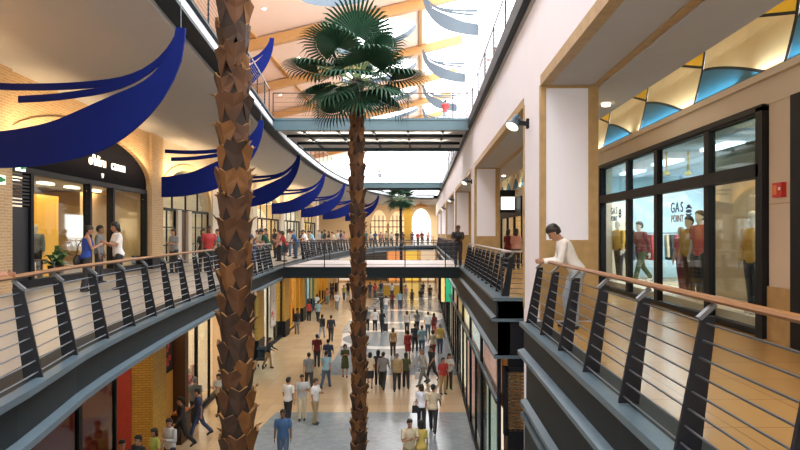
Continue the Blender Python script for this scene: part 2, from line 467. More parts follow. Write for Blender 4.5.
# ------------------------------------------------------------------ railings
def railing(name, runs, z, label, lean=True, wood=woodrail, h=1.05, spacing=1.2, nrod=8, group=None, inset=.11, slim=False, cat='railing'):
    p0 = runs[0][0][0]
    root = thing(name, (p0[0], p0[1], z), label, cat, group)
    rail = MB(); rods = [MB() for _ in range(nrod)]; posts = []
    top = inset + (.20 if lean else 0); hp = h-.12
    for path, nrm in runs:
        off = lambda i, d: (path[i][0]+nrm[i][0]*d, path[i][1]+nrm[i][1]*d)
        rp = [(*off(i, top+(.03 if lean else 0)), z+h) for i in range(len(path))]
        rail.tube(rp, .042 if not slim else .025, 8, 0, .62 if not slim else 1)
        for k in range(nrod):
            t = (k+.6)/nrod
            d = inset + (top-inset)*t - .0
            rods[k].tube([(*off(i, d), z+hp*t) for i in range(len(path))], .0085 if not slim else .007, 5)
        acc = 0; last = None
        for i in range(len(path)):
            if last is not None: acc += math.dist(path[i], path[i-1])
            if last is None or acc >= spacing-1e-3 or (i == len(path)-1 and acc > spacing*.5):
                posts.append((*off(i, 0), nrm[i])); acc = 0; last = i
    rail.build('handrail', wood, root)
    for r in rods: r.build('rod', rodm, root)
    if not slim:
        pm = MB()
        # local: x away from the void, plate thickness along y
        pts = [(inset-.03, -.014, 0), (inset+.15, -.014, 0), (top+.055, -.014, hp), (top-.045, -.014, hp)]
        pm.prism(pts, (0, .028, 0))
        me = pm.mesh('post', postm)
        bm_ = MB().bar((top-.06, 0, hp-.015), (top+.05, 0, h-.035), .05, .03).mesh('bracket', brackm)
    else:
        me = MB().box(inset-.02, -.02, 0, inset+.02, .02, h).mesh('post', postm); bm_ = None
    for x, y, n in posts:
        a = math.atan2(n[1], n[0])
        c = link_child('post', me, root, (x-p0[0], y-p0[1], 0), (0, 0, a))
        if bm_: link_child('bracket', bm_, c)
    return root
lp = sub(EL, -2.0, 26.6); i0 = EL.index(lp[0]); 
def fine(path, step=.6):
    """even resample of a polyline"""
    res = [Vector(path[0])]
    for a, c in zip(path, path[1:]):
        n = max(1, round(math.dist(a, c)/step))
        for k in range(1, n+1): res.append(Vector(a).lerp(Vector(c), k/n))
    return [(p[0], p[1]) for p in res]
ELf = catmull(ctrl, 0.6); 
lp = sub(ELf, -2.0, 26.7)
railing('balcony_railing', [(lp, normals(lp))], L1, 'long curved left railing with leaning dark posts and copper handrail before the black shop')
lp2 = [p for p in ELf if p[1] >= 34.8]
railing('balcony_railing', [(lp2, normals(lp2))], L1, 'railing curving round the far end of the left gallery beyond the lower footbridge', spacing=1.2)
rp = fine([(1.64, -1.8), (1.64, 10.3)]); railing('balcony_railing', [(rp, normals(rp, True))], L1, 'near right railing with copper handrail that the man in white leans on')
ra = fine([(2.95, 14.6), (1.90, 14.6)], .4); rb = fine([(1.80, 14.7), (1.72, 26.8)])
railing('balcony_railing', [(rb, normals(rb, True)), (ra, normals(ra, True))], L1, 'right railing between the first two white pilasters, pale handrail turning to the wall', wood=mat('pale_handrail', (.42,.36,.33), .3, .3))
rc = fine([(1.64, 34.8), (1.64, 74.5)]); railing('balcony_railing', [(rc, normals(rc, True))], L1, 'far right railing running on beyond the lower footbridge')
# upper level
ul = sub(EUf, -2, 24.8); railing('balcony_railing', [(ul, normals(ul))], L2, 'upper left railing in front of the first upper footbridge', False, brackm, slim=True, spacing=1.8)
ul = [p for p in EUf if p[1] >= 31.9]; railing('balcony_railing', [(ul, normals(ul))], L2, 'upper left railing beyond the first upper footbridge', False, brackm, slim=True, spacing=1.8)
ur = fine([(1.86, -2), (1.86, 24.8)]); railing('balcony_railing', [(ur, normals(ur, True))], L2, 'upper right railing above the white fascia wall', False, brackm, slim=True, spacing=1.8)
ur = fine([(1.86, 31.9), (1.86, 72)]); railing('balcony_railing', [(ur, normals(ur, True))], L2, 'upper right railing beyond the first upper footbridge', False, brackm, slim=True, spacing=1.8)

# ------------------------------------------------------------------ footbridges
deckm = mat('pale_deck', (.62, .56, .54), .5, 0, .06, 2)
def bridge(z, y0, y1, x0, x1, label, under, xr0=None, rails=('front', 'back')):
    root = thing('footbridge', ((x0+x1)/2, (y0+y1)/2, z-.5), label, 'footbridge')
    MB().box(x0, y0+.15, z-.12, x1, y1-.15, z+.004).build('deck', deckm, root)
    for y in (y0, y1-.14):
        g = MB()
        g.box(x0, y, z-.06, x1, y+.14, z+.02).box(x0, y+.04, z-.40, x1, y+.10, z-.06).box(x0, y, z-.46, x1, y+.14, z-.40)
        g.build('edge_beam', bridge_blue if under else steel, root)
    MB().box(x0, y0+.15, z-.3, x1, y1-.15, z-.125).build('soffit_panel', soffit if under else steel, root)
    n = 2
    for i in range(1, n+1):
        y = y0 + (y1-y0)*i/(n+1)
        g = MB().box(x0+.1, y-.02, z-.38, x1-.1, y+.02, z-.30).box(x0+.1, y-.08, z-.42, x1-.1, y+.08, z-.38)
        g.build('floor_beam', steel, root)
        if under: lamp('AREA', ((x0+x1)/2, y-.5, z-.40), 60, NEUT, x1-x0-1.5, .1, (PI, 0, 0))  # unseen uplight added to brighten the soffit between the beams
    for k in range(5):
        x = x0+1 + (x1-x0-2)*k/4
        MB().box(x-.05, y0+.15, z-.36, x+.05, y1-.15, z-.3).build('cross_member', steel, root)
    return root
bridge(L1, 27, 34.4, -6.05, 1.62, 'lower footbridge with pale deck and dark edge beam, crossing at eye level', False)
for y, s, lb in ((27.0, False, 'near railing of the lower footbridge with thin dark posts'), (34.4, True, 'back railing of the lower footbridge with thin dark posts')):
    xa, xb = (-6.0, 1.6) if not s else (-6.3, 1.6)
    q = fine([(xa, y), (xb, y)], .6); railing('footbridge_railing', [(q, normals(q, s))], L1+.02, lb, False, mat('dark_rail', (.10,.07,.06), .35, .3), slim=True, h=1.08, spacing=1.2, nrod=5, inset=.08 if not s else .08)
bridge(L2, 25, 31.6, -6.0, 1.88, 'nearest upper footbridge with grey blue beams behind the palm crown', True)
for y, s, lb in ((25.0, False, 'near railing of the nearest upper footbridge'), (31.6, True, 'back railing of the nearest upper footbridge')):
    q = fine([(-6.0 if not s else -6.3, y), (1.85, y)], .6); railing('footbridge_railing', [(q, normals(q, s))], L2+.02, lb, False, mat('dark_rail', (.10,.07,.06), .35, .3), slim=True, h=1.02, spacing=1.5, nrod=5, inset=.08)
bridge(L2, 57, 60.5, -5.5, 1.88, 'farther upper footbridge with grey blue beams seen below the nearest one', True)
for y, s, lb in ((57.0, False, 'near railing of the farther upper footbridge'), (60.5, True, 'back railing of the farther upper footbridge')):
    q = fine([(-5.4, y), (1.85, y)], .6); railing('footbridge_railing', [(q, normals(q, s))], L2+.02, lb, False, mat('dark_rail', (.10,.07,.06), .35, .3), slim=True, h=1.02, spacing=1.5, nrod=5, inset=.08)

# ------------------------------------------------------------------ roof with round skylights
def roof_z(x): return CZ + 13.6 + .24*x
RY = [-9, 0, 9, 18, 27, 36, 45, 54, 63, 72, 81, 90]
m = MB(); xa, xb = -18.0, 0.3
hole_x = -3.4; R = 3.0
for y0, y1 in zip(RY, RY[1:]):
    yc = (y0+y1)/2; n = 48
    x_l, x_r = hole_x-3.6, hole_x+3.6
    def P(x, y, dz=0): return (x, y, roof_z(x)+dz)
    for dz in (0, .4):
        m.quad([P(xa,y0,dz), P(x_l,y0,dz), P(x_l,y1,dz), P(xa,y1,dz)])
        m.quad([P(x_r,y0,dz), P(xb,y0,dz), P(xb,y1,dz), P(x_r,y1,dz)])
        ring = []; outer = []
        for i in range(n):
            a = 2*PI*i/n; c, s_ = math.cos(a), math.sin(a)
            ring.append((hole_x+R*c, yc+R*s_))
            hx, hy = 3.6, (y1-y0)/2
            k = min(hx/abs(c) if abs(c) > 1e-6 else 1e9, hy/abs(s_) if abs(s_) > 1e-6 else 1e9)
            outer.append((hole_x+k*c, yc+k*s_))
        for i in range(n):
            j = (i+1) % n
            m.quad([P(*ring[i], dz), P(*ring[j], dz), P(*outer[j], dz), P(*outer[i], dz)])
        # corners of the square left by the radial fan
        for sx in (-1, 1):
            for sy in (-1, 1):
                cx, cy = hole_x+sx*3.6, yc+sy*(y1-y0)/2
                near = [p for p in outer if p[0]*sx >= (hole_x*sx+3.6)-1e-4]
                nq = max(near, key=lambda p: p[1]*sy)
                near2 = [p for p in outer if p[1]*sy >= (yc*sy+(y1-y0)/2)-1e-4]
                nq2 = max(near2, key=lambda p: p[0]*sx)
                if math.dist(nq, nq2) > 1e-3: m.quad([P(*nq, dz), P(cx, cy, dz), P(*nq2, dz)])
    for i in range(n):
        j = (i+1) % n
        m.quad([P(*ring[i], 0), P(*ring[j], 0), P(*ring[j], .4), P(*ring[i], .4)], 1)
struct(m.build('ceiling_roof', [peach, grey_cloth]))
for i, y in enumerate([q for q in RY[1:-1] if q > 30]):
    nm = ('first', 'second', 'third', 'fourth', 'fifth', 'sixth', 'seventh', 'eighth', 'ninth', 'tenth')[i]
    g = MB()
    pts = []
    for k in range(9):
        x = xa + (2.9-xa)*k/8; pts.append((x, y, roof_z(x)-.28 - .10*math.sin(PI*k/8)))
    for a, c in zip(pts, pts[1:]): g.bar(a, c, .42, .56)
    tag(g.build('roof_beam', beam_wood), nm + ' honey timber roof beam across the peach ceiling, counting from the front', 'beam', 'timber roof beams')
for x in (-9.6, -.1):
    g = MB().box(x-.1, -8, roof_z(x)-.12, x+.1, 90, roof_z(x)+.02)
    tag(g.build('roof_purlin', beam_wood), ('slim timber purlin over the left gallery' if x < -5 else 'slim timber purlin along the middle of the peach ceiling'), 'beam')
# small downlights set in the peach ceiling
for y in (31.5, 40.5, 49.5):
    for x in (-13.5, -11.2, -8.2):
        z = roof_z(x)-.03
        o = MB().tube([(x, y+(x*.37 % 2.5)-1.2, z), (x, y+(x*.37 % 2.5)-1.2, z+.06)], .10, 12).build('ceiling_downlight', emit_mat('downlight_glow', (1, .95, .85), 6))
        tag(o, 'small round downlight glowing in the peach roof ceiling', 'light', 'downlights in the peach ceiling')
# white columns at the upper right
for i, y in enumerate((29, 38, 47, 56, 65)):
    o = MB().tube([(3.1, y, L2), (3.1, y, roof_z(3.1)+1)], .42, 24).build('column', white, smooth=True)
    tag(o, ('nearest', 'second', 'third', 'fourth', 'farthest')[i] + ' tall white round column on the upper right gallery', 'column', 'white columns upper right')
struct(MB().box(6.2, 20, L2, 6.5, 92, L2+1.0).build('wall_upper_right', white))
struct(MB().box(-18, -9.3, 0, 9, -9, L2+1).build('wall_back', cream))
struct(MB().box(6.2, -9, L2, 6.5, 20, L2+1.0).build('wall_upper_right_near', white))
# left outer wall of the top level
struct(MB().box(-18.2, -4, 0, -18, 92, roof_z(-18)).build('wall_left_outer', peach))
# far glazed end of the top level
g = MB()
for x in range(-18, 9, 3): g.box(x-.06, 91.9, L2, x+.06, 92.0, 24)
for z in (14.5, 18, 21.5): g.box(-18, 91.9, z-.05, 9, 92.0, z+.05)
struct(g.build('window_far_end', white))
# ------------------------------------------------------------------ left-hand shops
class Wall:
    """local frame of a shop wall: u along it, v away from the void, z up"""
    def __init__(s, p0, p1):
        s.p0 = Vector((*p0, 0)); d = Vector((p1[0]-p0[0], p1[1]-p0[1], 0)); s.len = d.length; t = d.normalized()
        n = Vector((-t.y, t.x, 0))
        s.M = Matrix(((t.x, n.x, 0, p0[0]), (t.y, n.y, 0, p0[1]), (0, 0, 1, 0), (0, 0, 0, 1)))
        s.ang = math.atan2(t.y, t.x)
    def w(s, u, v, z): return s.M @ Vector((u, v, z))
    def u_at(s, Y): return (Y-s.p0.y)/(s.M[1][0])
def wbox(m, W, u0, v0, z0, u1, v1, z1, mi=0): return m.box(u0, v0, z0, u1, v1, z1, mi, W.M)

def pillar(name_i, W, u0, u1, z0, z1, m, depth=.7, out=.12, base=None, label=None):
    g = MB(); wbox(g, W, u0, -out, z0, u1, depth, z1)
    o = struct(g.build('wall_left_pier', m))
    if base:
        g = MB(); wbox(g, W, u0-.03, -out-.03, z0, u1+.03, depth, z0+base[0]); struct(g.build('baseboard_left', base[1]))
def arch_wall(W, u0, u1, zs, za, ztop, m, thick=.55, ring=None, flat=False, v0=0.0):
    """wall above an arched opening"""
    g = MB(); n = 20; r = MB()
    pts = []
    for i in range(n+1):
        a = PI*i/n; u = (u0+u1)/2 - (u1-u0)/2*math.cos(a); z = zs + (za-zs)*math.sin(a)
        pts.append((u, z))
    for (ua, za_), (ub, zb_) in zip(pts, pts[1:]):
        for v in (v0, v0+thick):
            g.quad([W.w(ua, v, za_), W.w(ub, v, zb_), W.w(ub, v, ztop), W.w(ua, v, ztop)])
        g.quad([W.w(ua, v0, za_), W.w(ub, v0, zb_), W.w(ub, v0+thick, zb_), W.w(ua, v0+thick, za_)])
        if ring:
            c = ((u0+u1)/2, zs)
            f = 1+.55/max(1, (u1-u0)/2)
            A = (c[0]+(ua-c[0])*f, c[1]+(za_-c[1])*f); B = (c[0]+(ub-c[0])*f, c[1]+(zb_-c[1])*f)
            A = (A[0], min(A[1], ztop)); B = (B[0], min(B[1], ztop))
            for v in (v0-.06,):
                r.quad([W.w(ua, v, za_), W.w(ub, v, zb_), W.w(B[0], v, B[1]), W.w(A[0], v, A[1])])
            r.quad([W.w(ua, v0-.06, za_), W.w(ub, v0-.06, zb_), W.w(ub, v0+.1, zb_), W.w(ua, v0+.1, za_)])
            r.quad([W.w(A[0], v0-.06, A[1]), W.w(B[0], v0-.06, B[1]), W.w(B[0], v0+.1, B[1]), W.w(A[0], v0+.1, A[1])])
    struct(g.build('wall_left', m))
    if ring: struct(r.build('trim_arch', ring))
def arch_panel(W, u0, u1, zb, zs, za, v, th, m, name, parent, part=True):
    pts = [W.w(u0, v, zb), W.w(u1, v, zb)]
    n = 20
    for i in range(n+1):
        a = PI*i/n; u = (u0+u1)/2 + (u1-u0)/2*math.cos(a); pts.append(W.w(u, v, zs+(za-zs)*math.sin(a)))
    d = W.w(0, th, 0) - W.w(0, 0, 0)
    return MB().prism(pts, d).build(name, m, parent)
def room(W, u0, u1, v0, v1, z0, z1, wallm, floorm=None, ceilm=None, name='wall_shop_left'):
    g = MB()
    g.quad([W.w(u0,v1,z0),W.w(u1,v1,z0),W.w(u1,v1,z1),W.w(u0,v1,z1)])
    for u in (u0, u1): g.quad([W.w(u,v0,z0),W.w(u,v1,z0),W.w(u,v1,z1),W.w(u,v0,z1)])
    struct(g.build(name, wallm))
    g = MB(); wbox(g, W, u0, v0, z1, u1, v1, z1+.1); struct(g.build('ceiling_shop', ceilm or soffit))
def shop_lights(W, u0, u1, v, z, n, m, power, col, label):
    for i in range(n):
        u = u0+(u1-u0)*(i+.5)/n
        g = MB(); wbox(g, W, u-.35, v-.12, z-.05, u+.35, v+.12, z-.005)
        tag(g.build('shop_light', m), label, 'light', label)
    p = W.w((u0+u1)/2, v, z-.12)
    lamp('AREA', p, power, col, (u1-u0)*.8, .8, (0, 0, W.ang))
def window(W, u0, u1, z0, z1, v, frame_m, parent, muntin=(1, 1), fw=.07, g=glass):
    f = MB()
    wbox(f, W, u0, v-.05, z0, u0+fw, v+.05, z1); wbox(f, W, u1-fw, v-.05, z0, u1, v+.05, z1)
    wbox(f, W, u0+fw, v-.05, z0, u1-fw, v+.05, z0+fw); wbox(f, W, u0+fw, v-.05, z1-fw, u1-fw, v+.05, z1)
    for i in range(1, muntin[0]):
        u = u0+(u1-u0)*i/muntin[0]; wbox(f, W, u-.025, v-.03, z0+fw, u+.025, v+.03, z1-fw)
    for i in range(1, muntin[1]):
        z = z0+(z1-z0)*i/muntin[1]; wbox(f, W, u0+fw, v-.03, z-.025, u1-fw, v+.03, z+.025)
    fo = f.build('window_frame', frame_m, parent)
    p = MB(); wbox(p, W, u0+fw, v-.006, z0+fw, u1-fw, v+.006, z1-fw); p.build('pane', g, fo)
def Wp(Y): return (XW(Y), Y)
def Gp(Y): return (XG(Y), Y)
ZC = L2-.42
warmwall = mat('warm_shop_wall', (.72,.50,.24), .7); amber = mat('amber_wall', (.75,.40,.08), .6); whitewall = mat('white_shop_wall', (.78,.74,.70), .7)
tealwall = mat('teal_shop_wall', (.55,.72,.74), .6); redwall = mat('red_shop_wall', (.45,.06,.04), .6); darkwood = mat('dark_wood', (.08,.035,.015), .5, 0, .2, 6)

# plain wall nearest the camera, then the black arched shop
W0 = Wall(Wp(3), Wp(14.6)); g = MB(); wbox(g, W0, 0, 0, L1, W0.len, .5, ZC); struct(g.build('wall_left_near', brick))
WA = Wall(Wp(14.6), Wp(27.6)); UA = WA.u_at
pillar(0, WA, 0, UA(15.85), L1, ZC, brick)
pillar(1, WA, UA(26.0), UA(27.4), L1, ZC, brick, base=(.55, black))
arch_wall(WA, UA(15.85), UA(26.0), CZ+2.0, CZ+3.45, ZC, brick, ring=brick)
u0, u1 = UA(15.85), UA(26.0)
sh = thing('shopfront', WA.w(u0+.1, .3, L1), 'black arched clothes shop with pale lettering, large lit window and dark louvred door', 'shopfront')
arch_panel(WA, u0, u1, CZ+1.75, CZ+2.0, CZ+3.45, .12, .12, mat('sign_board', (.008,.008,.012), .9, spec=.03), 'sign_panel', sh)
f = MB(); wbox(f, WA, u0, .08, CZ+1.62, u1, .28, CZ+1.78); wbox(f, WA, u0, .05, L1, u1, .3, L1+.22)
for Y in (15.95, 17.15, 20.75, 22.6, 25.9): wbox(f, WA, UA(Y)-.07, .06, L1, UA(Y)+.07, .3, CZ+1.65)
f.build('frame', black, sh)
g = MB(); wbox(g, WA, UA(15.98), .14, L1, UA(17.1), .2, CZ+.7); g.build('door', mat('charcoal_door', (.022,.024,.03), .5), sh)
g = MB()
for k in range(9): g.box(UA(16.02), .10, CZ+.75+k*.095, UA(17.08), .18, CZ+.80+k*.095, 0, WA.M)
g.build('louvre', mat('charcoal_door', (.022,.024,.03)), sh)
for a, c in ((17.2, 20.7), (22.65, 25.85)):
    g = MB(); wbox(g, WA, UA(a)+.06, .17, L1+.22, UA(c)-.06, .182, CZ+1.63); g.build('pane', glass, sh)
# lettering
for word, Yc in (("o'bliru", 21.3), ('canon', 23.05)):
    tm = text_mesh(word, .52, .02, emit_mat('sign_letters', (.95, .9, .82), .9))
    c = link_child('lettering', tm, sh); c.location = WA.w(UA(Yc), .09, CZ+2.45) - ORI[sh.name]; c.rotation_euler = (PI/2, 0, WA.ang); c['label'] = 'pale lettering of the shop name'
# seen from the void the text must read left to right: u runs left to right here
tm = text_mesh("v", .34, .02, emit_mat('sign_letters', (.95, .9, .82), .9)); c = link_child('emblem', tm, sh); c.location = WA.w(UA(21.7), .09, CZ+2.02) - ORI[sh.name]; c.rotation_euler = (PI/2, 0, WA.ang)
room(WA, u0, u1, .35, 5.5, L1, CZ+1.7, warmwall)
shop_lights(WA, u0+.5, u1-.5, 1.6, CZ+1.68, 5, lamp_w, 120, WARM, 'warm ceiling light inside the black arched shop')
# displays: white panel, doorway screen, rail of clothes, shelf
def panel(name, W, u0, v0, z0, u1, v1, z1, m, label, cat, group=None):
    g = MB(); wbox(g, W, u0, v0, z0, u1, v1, z1); return tag(g.build(name, m), label, cat, group)
panel('display_screen', WA, UA(20.6), 3.4, L1, UA(23.4), 3.48, CZ+1.3, emit_mat('lit_white', (.9,.86,.8), .6), 'white lit display screen at the back of the black arched shop', 'screen')
panel('display_screen', WA, UA(23.6), 1.6, L1, UA(25.7), 1.7, CZ+1.55, mat('cream_screen', (.75,.55,.32)), 'cream display screen behind the right window of the black arched shop', 'screen')
panel('display_screen', WA, UA(20.95), 1.9, L1, UA(22.4), 2.0, CZ+1.3, emit_mat('amber_glow', (.85,.42,.06), .5), 'amber lit panel behind the doorway of the black arched shop', 'screen')
cab = thing('display_cabinet', WA.w(UA(17.4), .8, L1), 'dark shelf cabinet with lit bottles at the left of the black shop window', 'cabinet')
g = MB(); wbox(g, WA, UA(17.25), .6, L1, UA(17.75), 1.0, L1+1.5); g.build('carcass', darkwood, cab)
for k in range(4):
    g = MB(); wbox(g, WA, UA(17.26), .5, L1+.25+k*.33, UA(17.74), .6, L1+.29+k*.33); g.build('shelf', woodrail, cab)
table = thing('display_table', WA.w(UA(18.9), 1.3, L1), 'low display table behind the big window of the black shop', 'table')
g = MB(); wbox(g, WA, UA(18.2), .9, L1+.62, UA(19.5), 1.7, L1+.68); g.build('tabletop', darkwood, table)
for uu in (18.25, 19.4):
    for vv in (.95, 1.58):
        g = MB(); wbox(g, WA, UA(uu), vv, L1, UA(uu)+.06, vv+.06, L1+.62); g.build('leg', darkwood, table)
def leafy(name, base, h, r, n, m, label, cat='plant', pot=True):
    t = thing(name, base, label, cat); g = MB(); rnd = random.Random(n)
    b = Vector(base)
    for i in range(n):
        a = rnd.random()*2*PI; e = rnd.uniform(.2, 1.3); L = h*rnd.uniform(.5, 1)
        p = b+Vector((0,0,.25*h)); d = Vector((math.cos(a)*math.cos(e)*r/h*1.5, math.sin(a)*math.cos(e)*r/h*1.5, math.sin(e)))
        q = p+d*L*.6; q2 = q + Vector((d.x*L*.35, d.y*L*.35, -L*.08))
        s = d.cross(Vector((0,0,1))).normalized()*.05*h
        g.quad([p-s*.3, q-s, q+s, p+s*.3]); g.quad([q-s, q2, q2, q+s])
    g.build('foliage', m, t)
    if pot: MB().tube([b, b+Vector((0,0,.3*h))], [.12*h, .16*h], 14).build('pot', darkwood, t)
    return t
leafm = mat('leaf_green', (.05,.16,.05), .5, 0, .3, 5)
leafy('potted_plant', WA.w(UA(20.25), .95, L1), 1.5, .5, 40, leafm, 'leafy green plant inside the window of the black arched shop')
# exit signs above the louvred door and on the brick pier
for nm, (uu, vv, zz), wd in (('green and white exit sign hanging beside the louvred door', (UA(15.85), -.35, CZ+1.58), .34), ('green and white exit sign on the brick pier at the left edge', (UA(15.2), -.2, CZ+1.2), .42)):
    t = thing('exit_sign', WA.w(uu, vv, zz), nm, 'sign')
    g = MB(); wbox(g, WA, uu-wd/2, vv, zz, uu+wd/2, vv+.07, zz+.22); g.build('lightbox', emit_mat('exit_white', (.8,.95,.8), 1.2), t)
    g = MB(); wbox(g, WA, uu-wd*.15, vv-.012, zz+.04, uu+wd*.15, vv, zz+.18); wbox(g, WA, uu+.2*wd, vv-.012, zz+.07, uu+wd*.42, vv, zz+.15); g.build('symbol', mat('exit_green', (.02,.3,.08), .5), t)
    g = MB(); wbox(g, WA, uu-.02, vv+.02, zz+.22, uu+.02, (.0 if vv < -.3 else vv+.06), zz+.26); g.build('bracket', black, t)
    g = MB(); wbox(g, WA, uu-.02, vv+.05, zz+.08, uu+.02, .13, zz+.14); g.build('arm', black, t)
# remaining upper bays
bays = [(27.4, 35.0), (36.2, 44.0), (45.2, 53.0), (54.2, 62.0), (63.2, 71.0)]
desc = ['cream fronted shop with dark mullioned windows beside the brick pier', 'second arched shopfront beyond the brick pier, pale and lit', 'third arched shopfront beyond the brick pier, warm lit windows', 'fourth arched shopfront beyond the brick pier, blue screen inside', 'farthest arched shopfront on the left gallery']
for i, (y0, y1) in enumerate(bays):
    W = Wall(Wp(y0), Wp(y1+1.2)); U = W.u_at; ue = U(y1)
    pillar(2+i, W, ue, U(y1+1.2), L1, ZC, cream)
    arch_wall(W, 0, ue, CZ+1.2, CZ+3.1, ZC, cream, ring=warmwall)
    s = thing('shopfront', W.w(.1, .3, L1), desc[i], 'shopfront')
    n = 3; mids = [0, ue*.30, ue*.42, ue*.68, ue]
    zt = CZ+1.1
    window(W, .05, mids[1], L1+.1, zt, .15, black, s, (2, 3))
    if i == 0:
        g = MB(); wbox(g, W, mids[1], .0, L1, mids[1]+.5, .4, zt); wbox(g, W, mids[2]+.6, .0, L1, mids[2]+1.1, .4, zt); g.build('pilaster', cream, s)
        g = MB(); wbox(g, W, mids[1]+.5, .14, L1, mids[2]+.6, .2, zt); g.build('door', darkwood, s)
        window(W, mids[2]+1.1, ue-.05, L1+.1, zt, .15, black, s, (3, 3))
    else:
        window(W, mids[1], mids[3], L1+.05, zt, .15, black, s, (2, 1))
        window(W, mids[3], ue-.05, L1+.1, zt, .15, black, s, (2, 1))
    pts = [W.w(.05, .15, zt), W.w(ue-.05, .15, zt)]
    for k in range(15):
        a = PI*k/14; pts.append(W.w(ue/2+(ue/2-.05)*math.cos(a), .15, max(zt, CZ+1.2+1.88*math.sin(a))))
    d = W.w(0, .012, 0)-W.w(0, 0, 0); MB().prism(pts, d).build('arch_light', glass, s)
    g = MB(); wbox(g, W, .05, .1, zt-.06, ue-.05, .24, zt+.06)
    for k in range(1, 4): wbox(g, W, ue*k/4-.03, .12, zt, ue*k/4+.03, .2, CZ+2.6)
    g.build('transom', black, s)
    room(W, .05, ue-.05, .5, 4.5, L1, CZ+3.2, [whitewall, whitewall, warmwall, whitewall, warmwall][i])
    shop_lights(W, .4, ue-.4, 2.2, CZ+3.15, 3, lamp_w, [110, 330, 330, 300, 300][i], NEUT if i else WARM, desc[i].split(',')[0].replace('shopfront', 'shop') + ' ceiling light')
# ceiling beams on the left gallery, wall washers over the piers
for i, (ya, yb) in enumerate(((8, 14), (15, 26), (27, 35), (36, 44), (45, 53), (54, 62))):
    p = Wp((ya+yb)/2); a = Wall(Wp(ya), Wp(yb)).ang
    lamp('AREA', (p[0]+.75, p[1], CZ+2.6), 190, WARM, yb-ya-1, .25, (PI*.68, 0, a))
for Y in (6, 14, 22, 30, 38, 46):
    for off in (2.0, 3.9):
        x = XL(Y)-off
        pass
    lamp('AREA', (XL(Y)-2.9, Y, ZC-.08), 20, (1, .95, .9), 1.6, 3)  # added fill light under the gallery ceiling, has no fixture

# ------------------------------------------------------------------ ground floor, left
ZG = L1-.55
specs = [(12.5, 19.0, redwall, WARM, 60, 'dark fronted coffee shop below the left balcony with a round green sign', black),
         (20.3, 22.4, amber, WARM, 80, 'amber walled shop front with a black framed poster below the balcony', None),
         (22.8, 28.5, whitewall, WARM, 230, 'bright orange lit clothes shop window behind the near palm', black),
         (29.5, 35.2, tealwall, COOL, 220, 'pale teal lit shop window just right of the near palm', black),
         (36.8, 43.0, whitewall, NEUT, 200, 'white lit shop with a red patterned poster below the balcony', black),
         (44.5, 50.5, amber, WARM, 170, 'yellow portal shop beyond the red poster shop', yellow),
         (52, 58, tealwall, COOL, 160, 'pale blue lit shop with a dark portal far down the left side', bridge_blue),
         (59.5, 66, amber, WARM, 160, 'orange lit shop far down the left side', yellow),
         (67.5, 76, warmwall, WARM, 170, 'farthest shop along the left side of the ground floor', cream)]
for i, (y0, y1, wm, col, pw, lb, fm) in enumerate(specs):
    W = Wall(Gp(y0), Gp(y1+1.5)); U = W.u_at; ue = U(y1)
    nxt = specs[i+1][0] if i+1 < len(specs) else y1+1.5
    pillar(0, W, ue, U(nxt), 0, ZG, ybrick if i in (0, 3, 4, 5) else (yellow if i in (6, 7) else darkwood if i == 1 else cream), base=(1.1, black) if i > 2 else None)
    room(W, .02, ue-.02, .5, 4.6 if i != 1 else 1.0, 0, ZG-.6, wm)
    g = MB(); wbox(g, W, 0, .02, ZG-.62, ue, .5, ZG); struct(g.build('wall_left_header', black if i in (0, 2) else cream))
    s = thing('shopfront', W.w(.1, .3, 0), lb, 'shopfront')
    if fm:
        nn = 3 if ue > 4 else 2
        for k in range(nn):
            if k == nn-1 and i in (0, 2): continue    # open doorway at the far end of the front
            window(W, ue*k/nn, ue*(k+1)/nn, .12, ZG-.65, .15, fm, s, (1, 1), .09, glass if i else glass_teal)
    else:
        g = MB(); wbox(g, W, .03, .3, .13, ue-.03, .36, ZG-.66); g.build('panel', amber, s)
    g = MB(); wbox(g, W, 0, .05, 0, ue, .3, .12); g.build('plinth', black, s)
    shop_lights(W, .4, ue-.4, 2.0 if i != 1 else .55, ZG-.63, 3, lamp_c if col is COOL else lamp_w, pw, col, 'ceiling light inside the ' + ' '.join(lb.split(' below')[0].split(' behind')[0].split(' just')[0].split()[:11]))
# poster in a black frame, amber wall
W = Wall(Gp(20.3), Gp(23.9)); U = W.u_at
def poster(W, u0, u1, z0, z1, v, bgm, inkm, label, fr=black):
    t = thing('poster', W.w((u0+u1)/2, v, z0), label, 'poster')
    g = MB(); wbox(g, W, u0, v-.05, z0, u1, v, z1); g.build('frame', fr, t)
    g = MB(); wbox(g, W, u0+.12, v-.06, z0+.12, u1-.12, v-.05, z1-.12); sh_ = g.build('sheet', bgm, t)
    rnd = random.Random(int(u0*100+z0*10))
    for k in range(6):
        a = rnd.uniform(u0+.15, u1-.45); b_ = rnd.uniform(z0+.15, z1-.5); g = MB(); wbox(g, W, a, v-.066, b_, a+rnd.uniform(.12, .3), v-.06, b_+rnd.uniform(.12, .35)); g.build('print', inkm, sh_)
poster(W, U(20.75), U(22.15), 2.35, 3.75, .28, mat('poster_dark', (.03,.02,.03)), red, 'black framed poster with red print on the amber wall')
W = Wall(Gp(36.8), Gp(44.5)); U = W.u_at
poster(W, U(39.0), U(40.6), 1.2, 4.2, .05, mat('poster_white', (.8,.75,.72)), mat('poster_red', (.6,.1,.08)), 'tall red and white poster in the left shop beyond the yellow pier', mat('poster_frame', (.5,.45,.42)))
counter = thing('counter', W.w(0, 0, 0), 'tray of orange food on a counter under the black framed poster', 'counter')
counter.location = (XG(21.6)+.40, 21.6, 0); ORI[counter.name] = Vector(counter.location)
MB().box(XG(21.6)+.06, 21.1, 0, XG(21.6)+.42, 22.0, 1.0).build('cabinet', darkwood, counter)
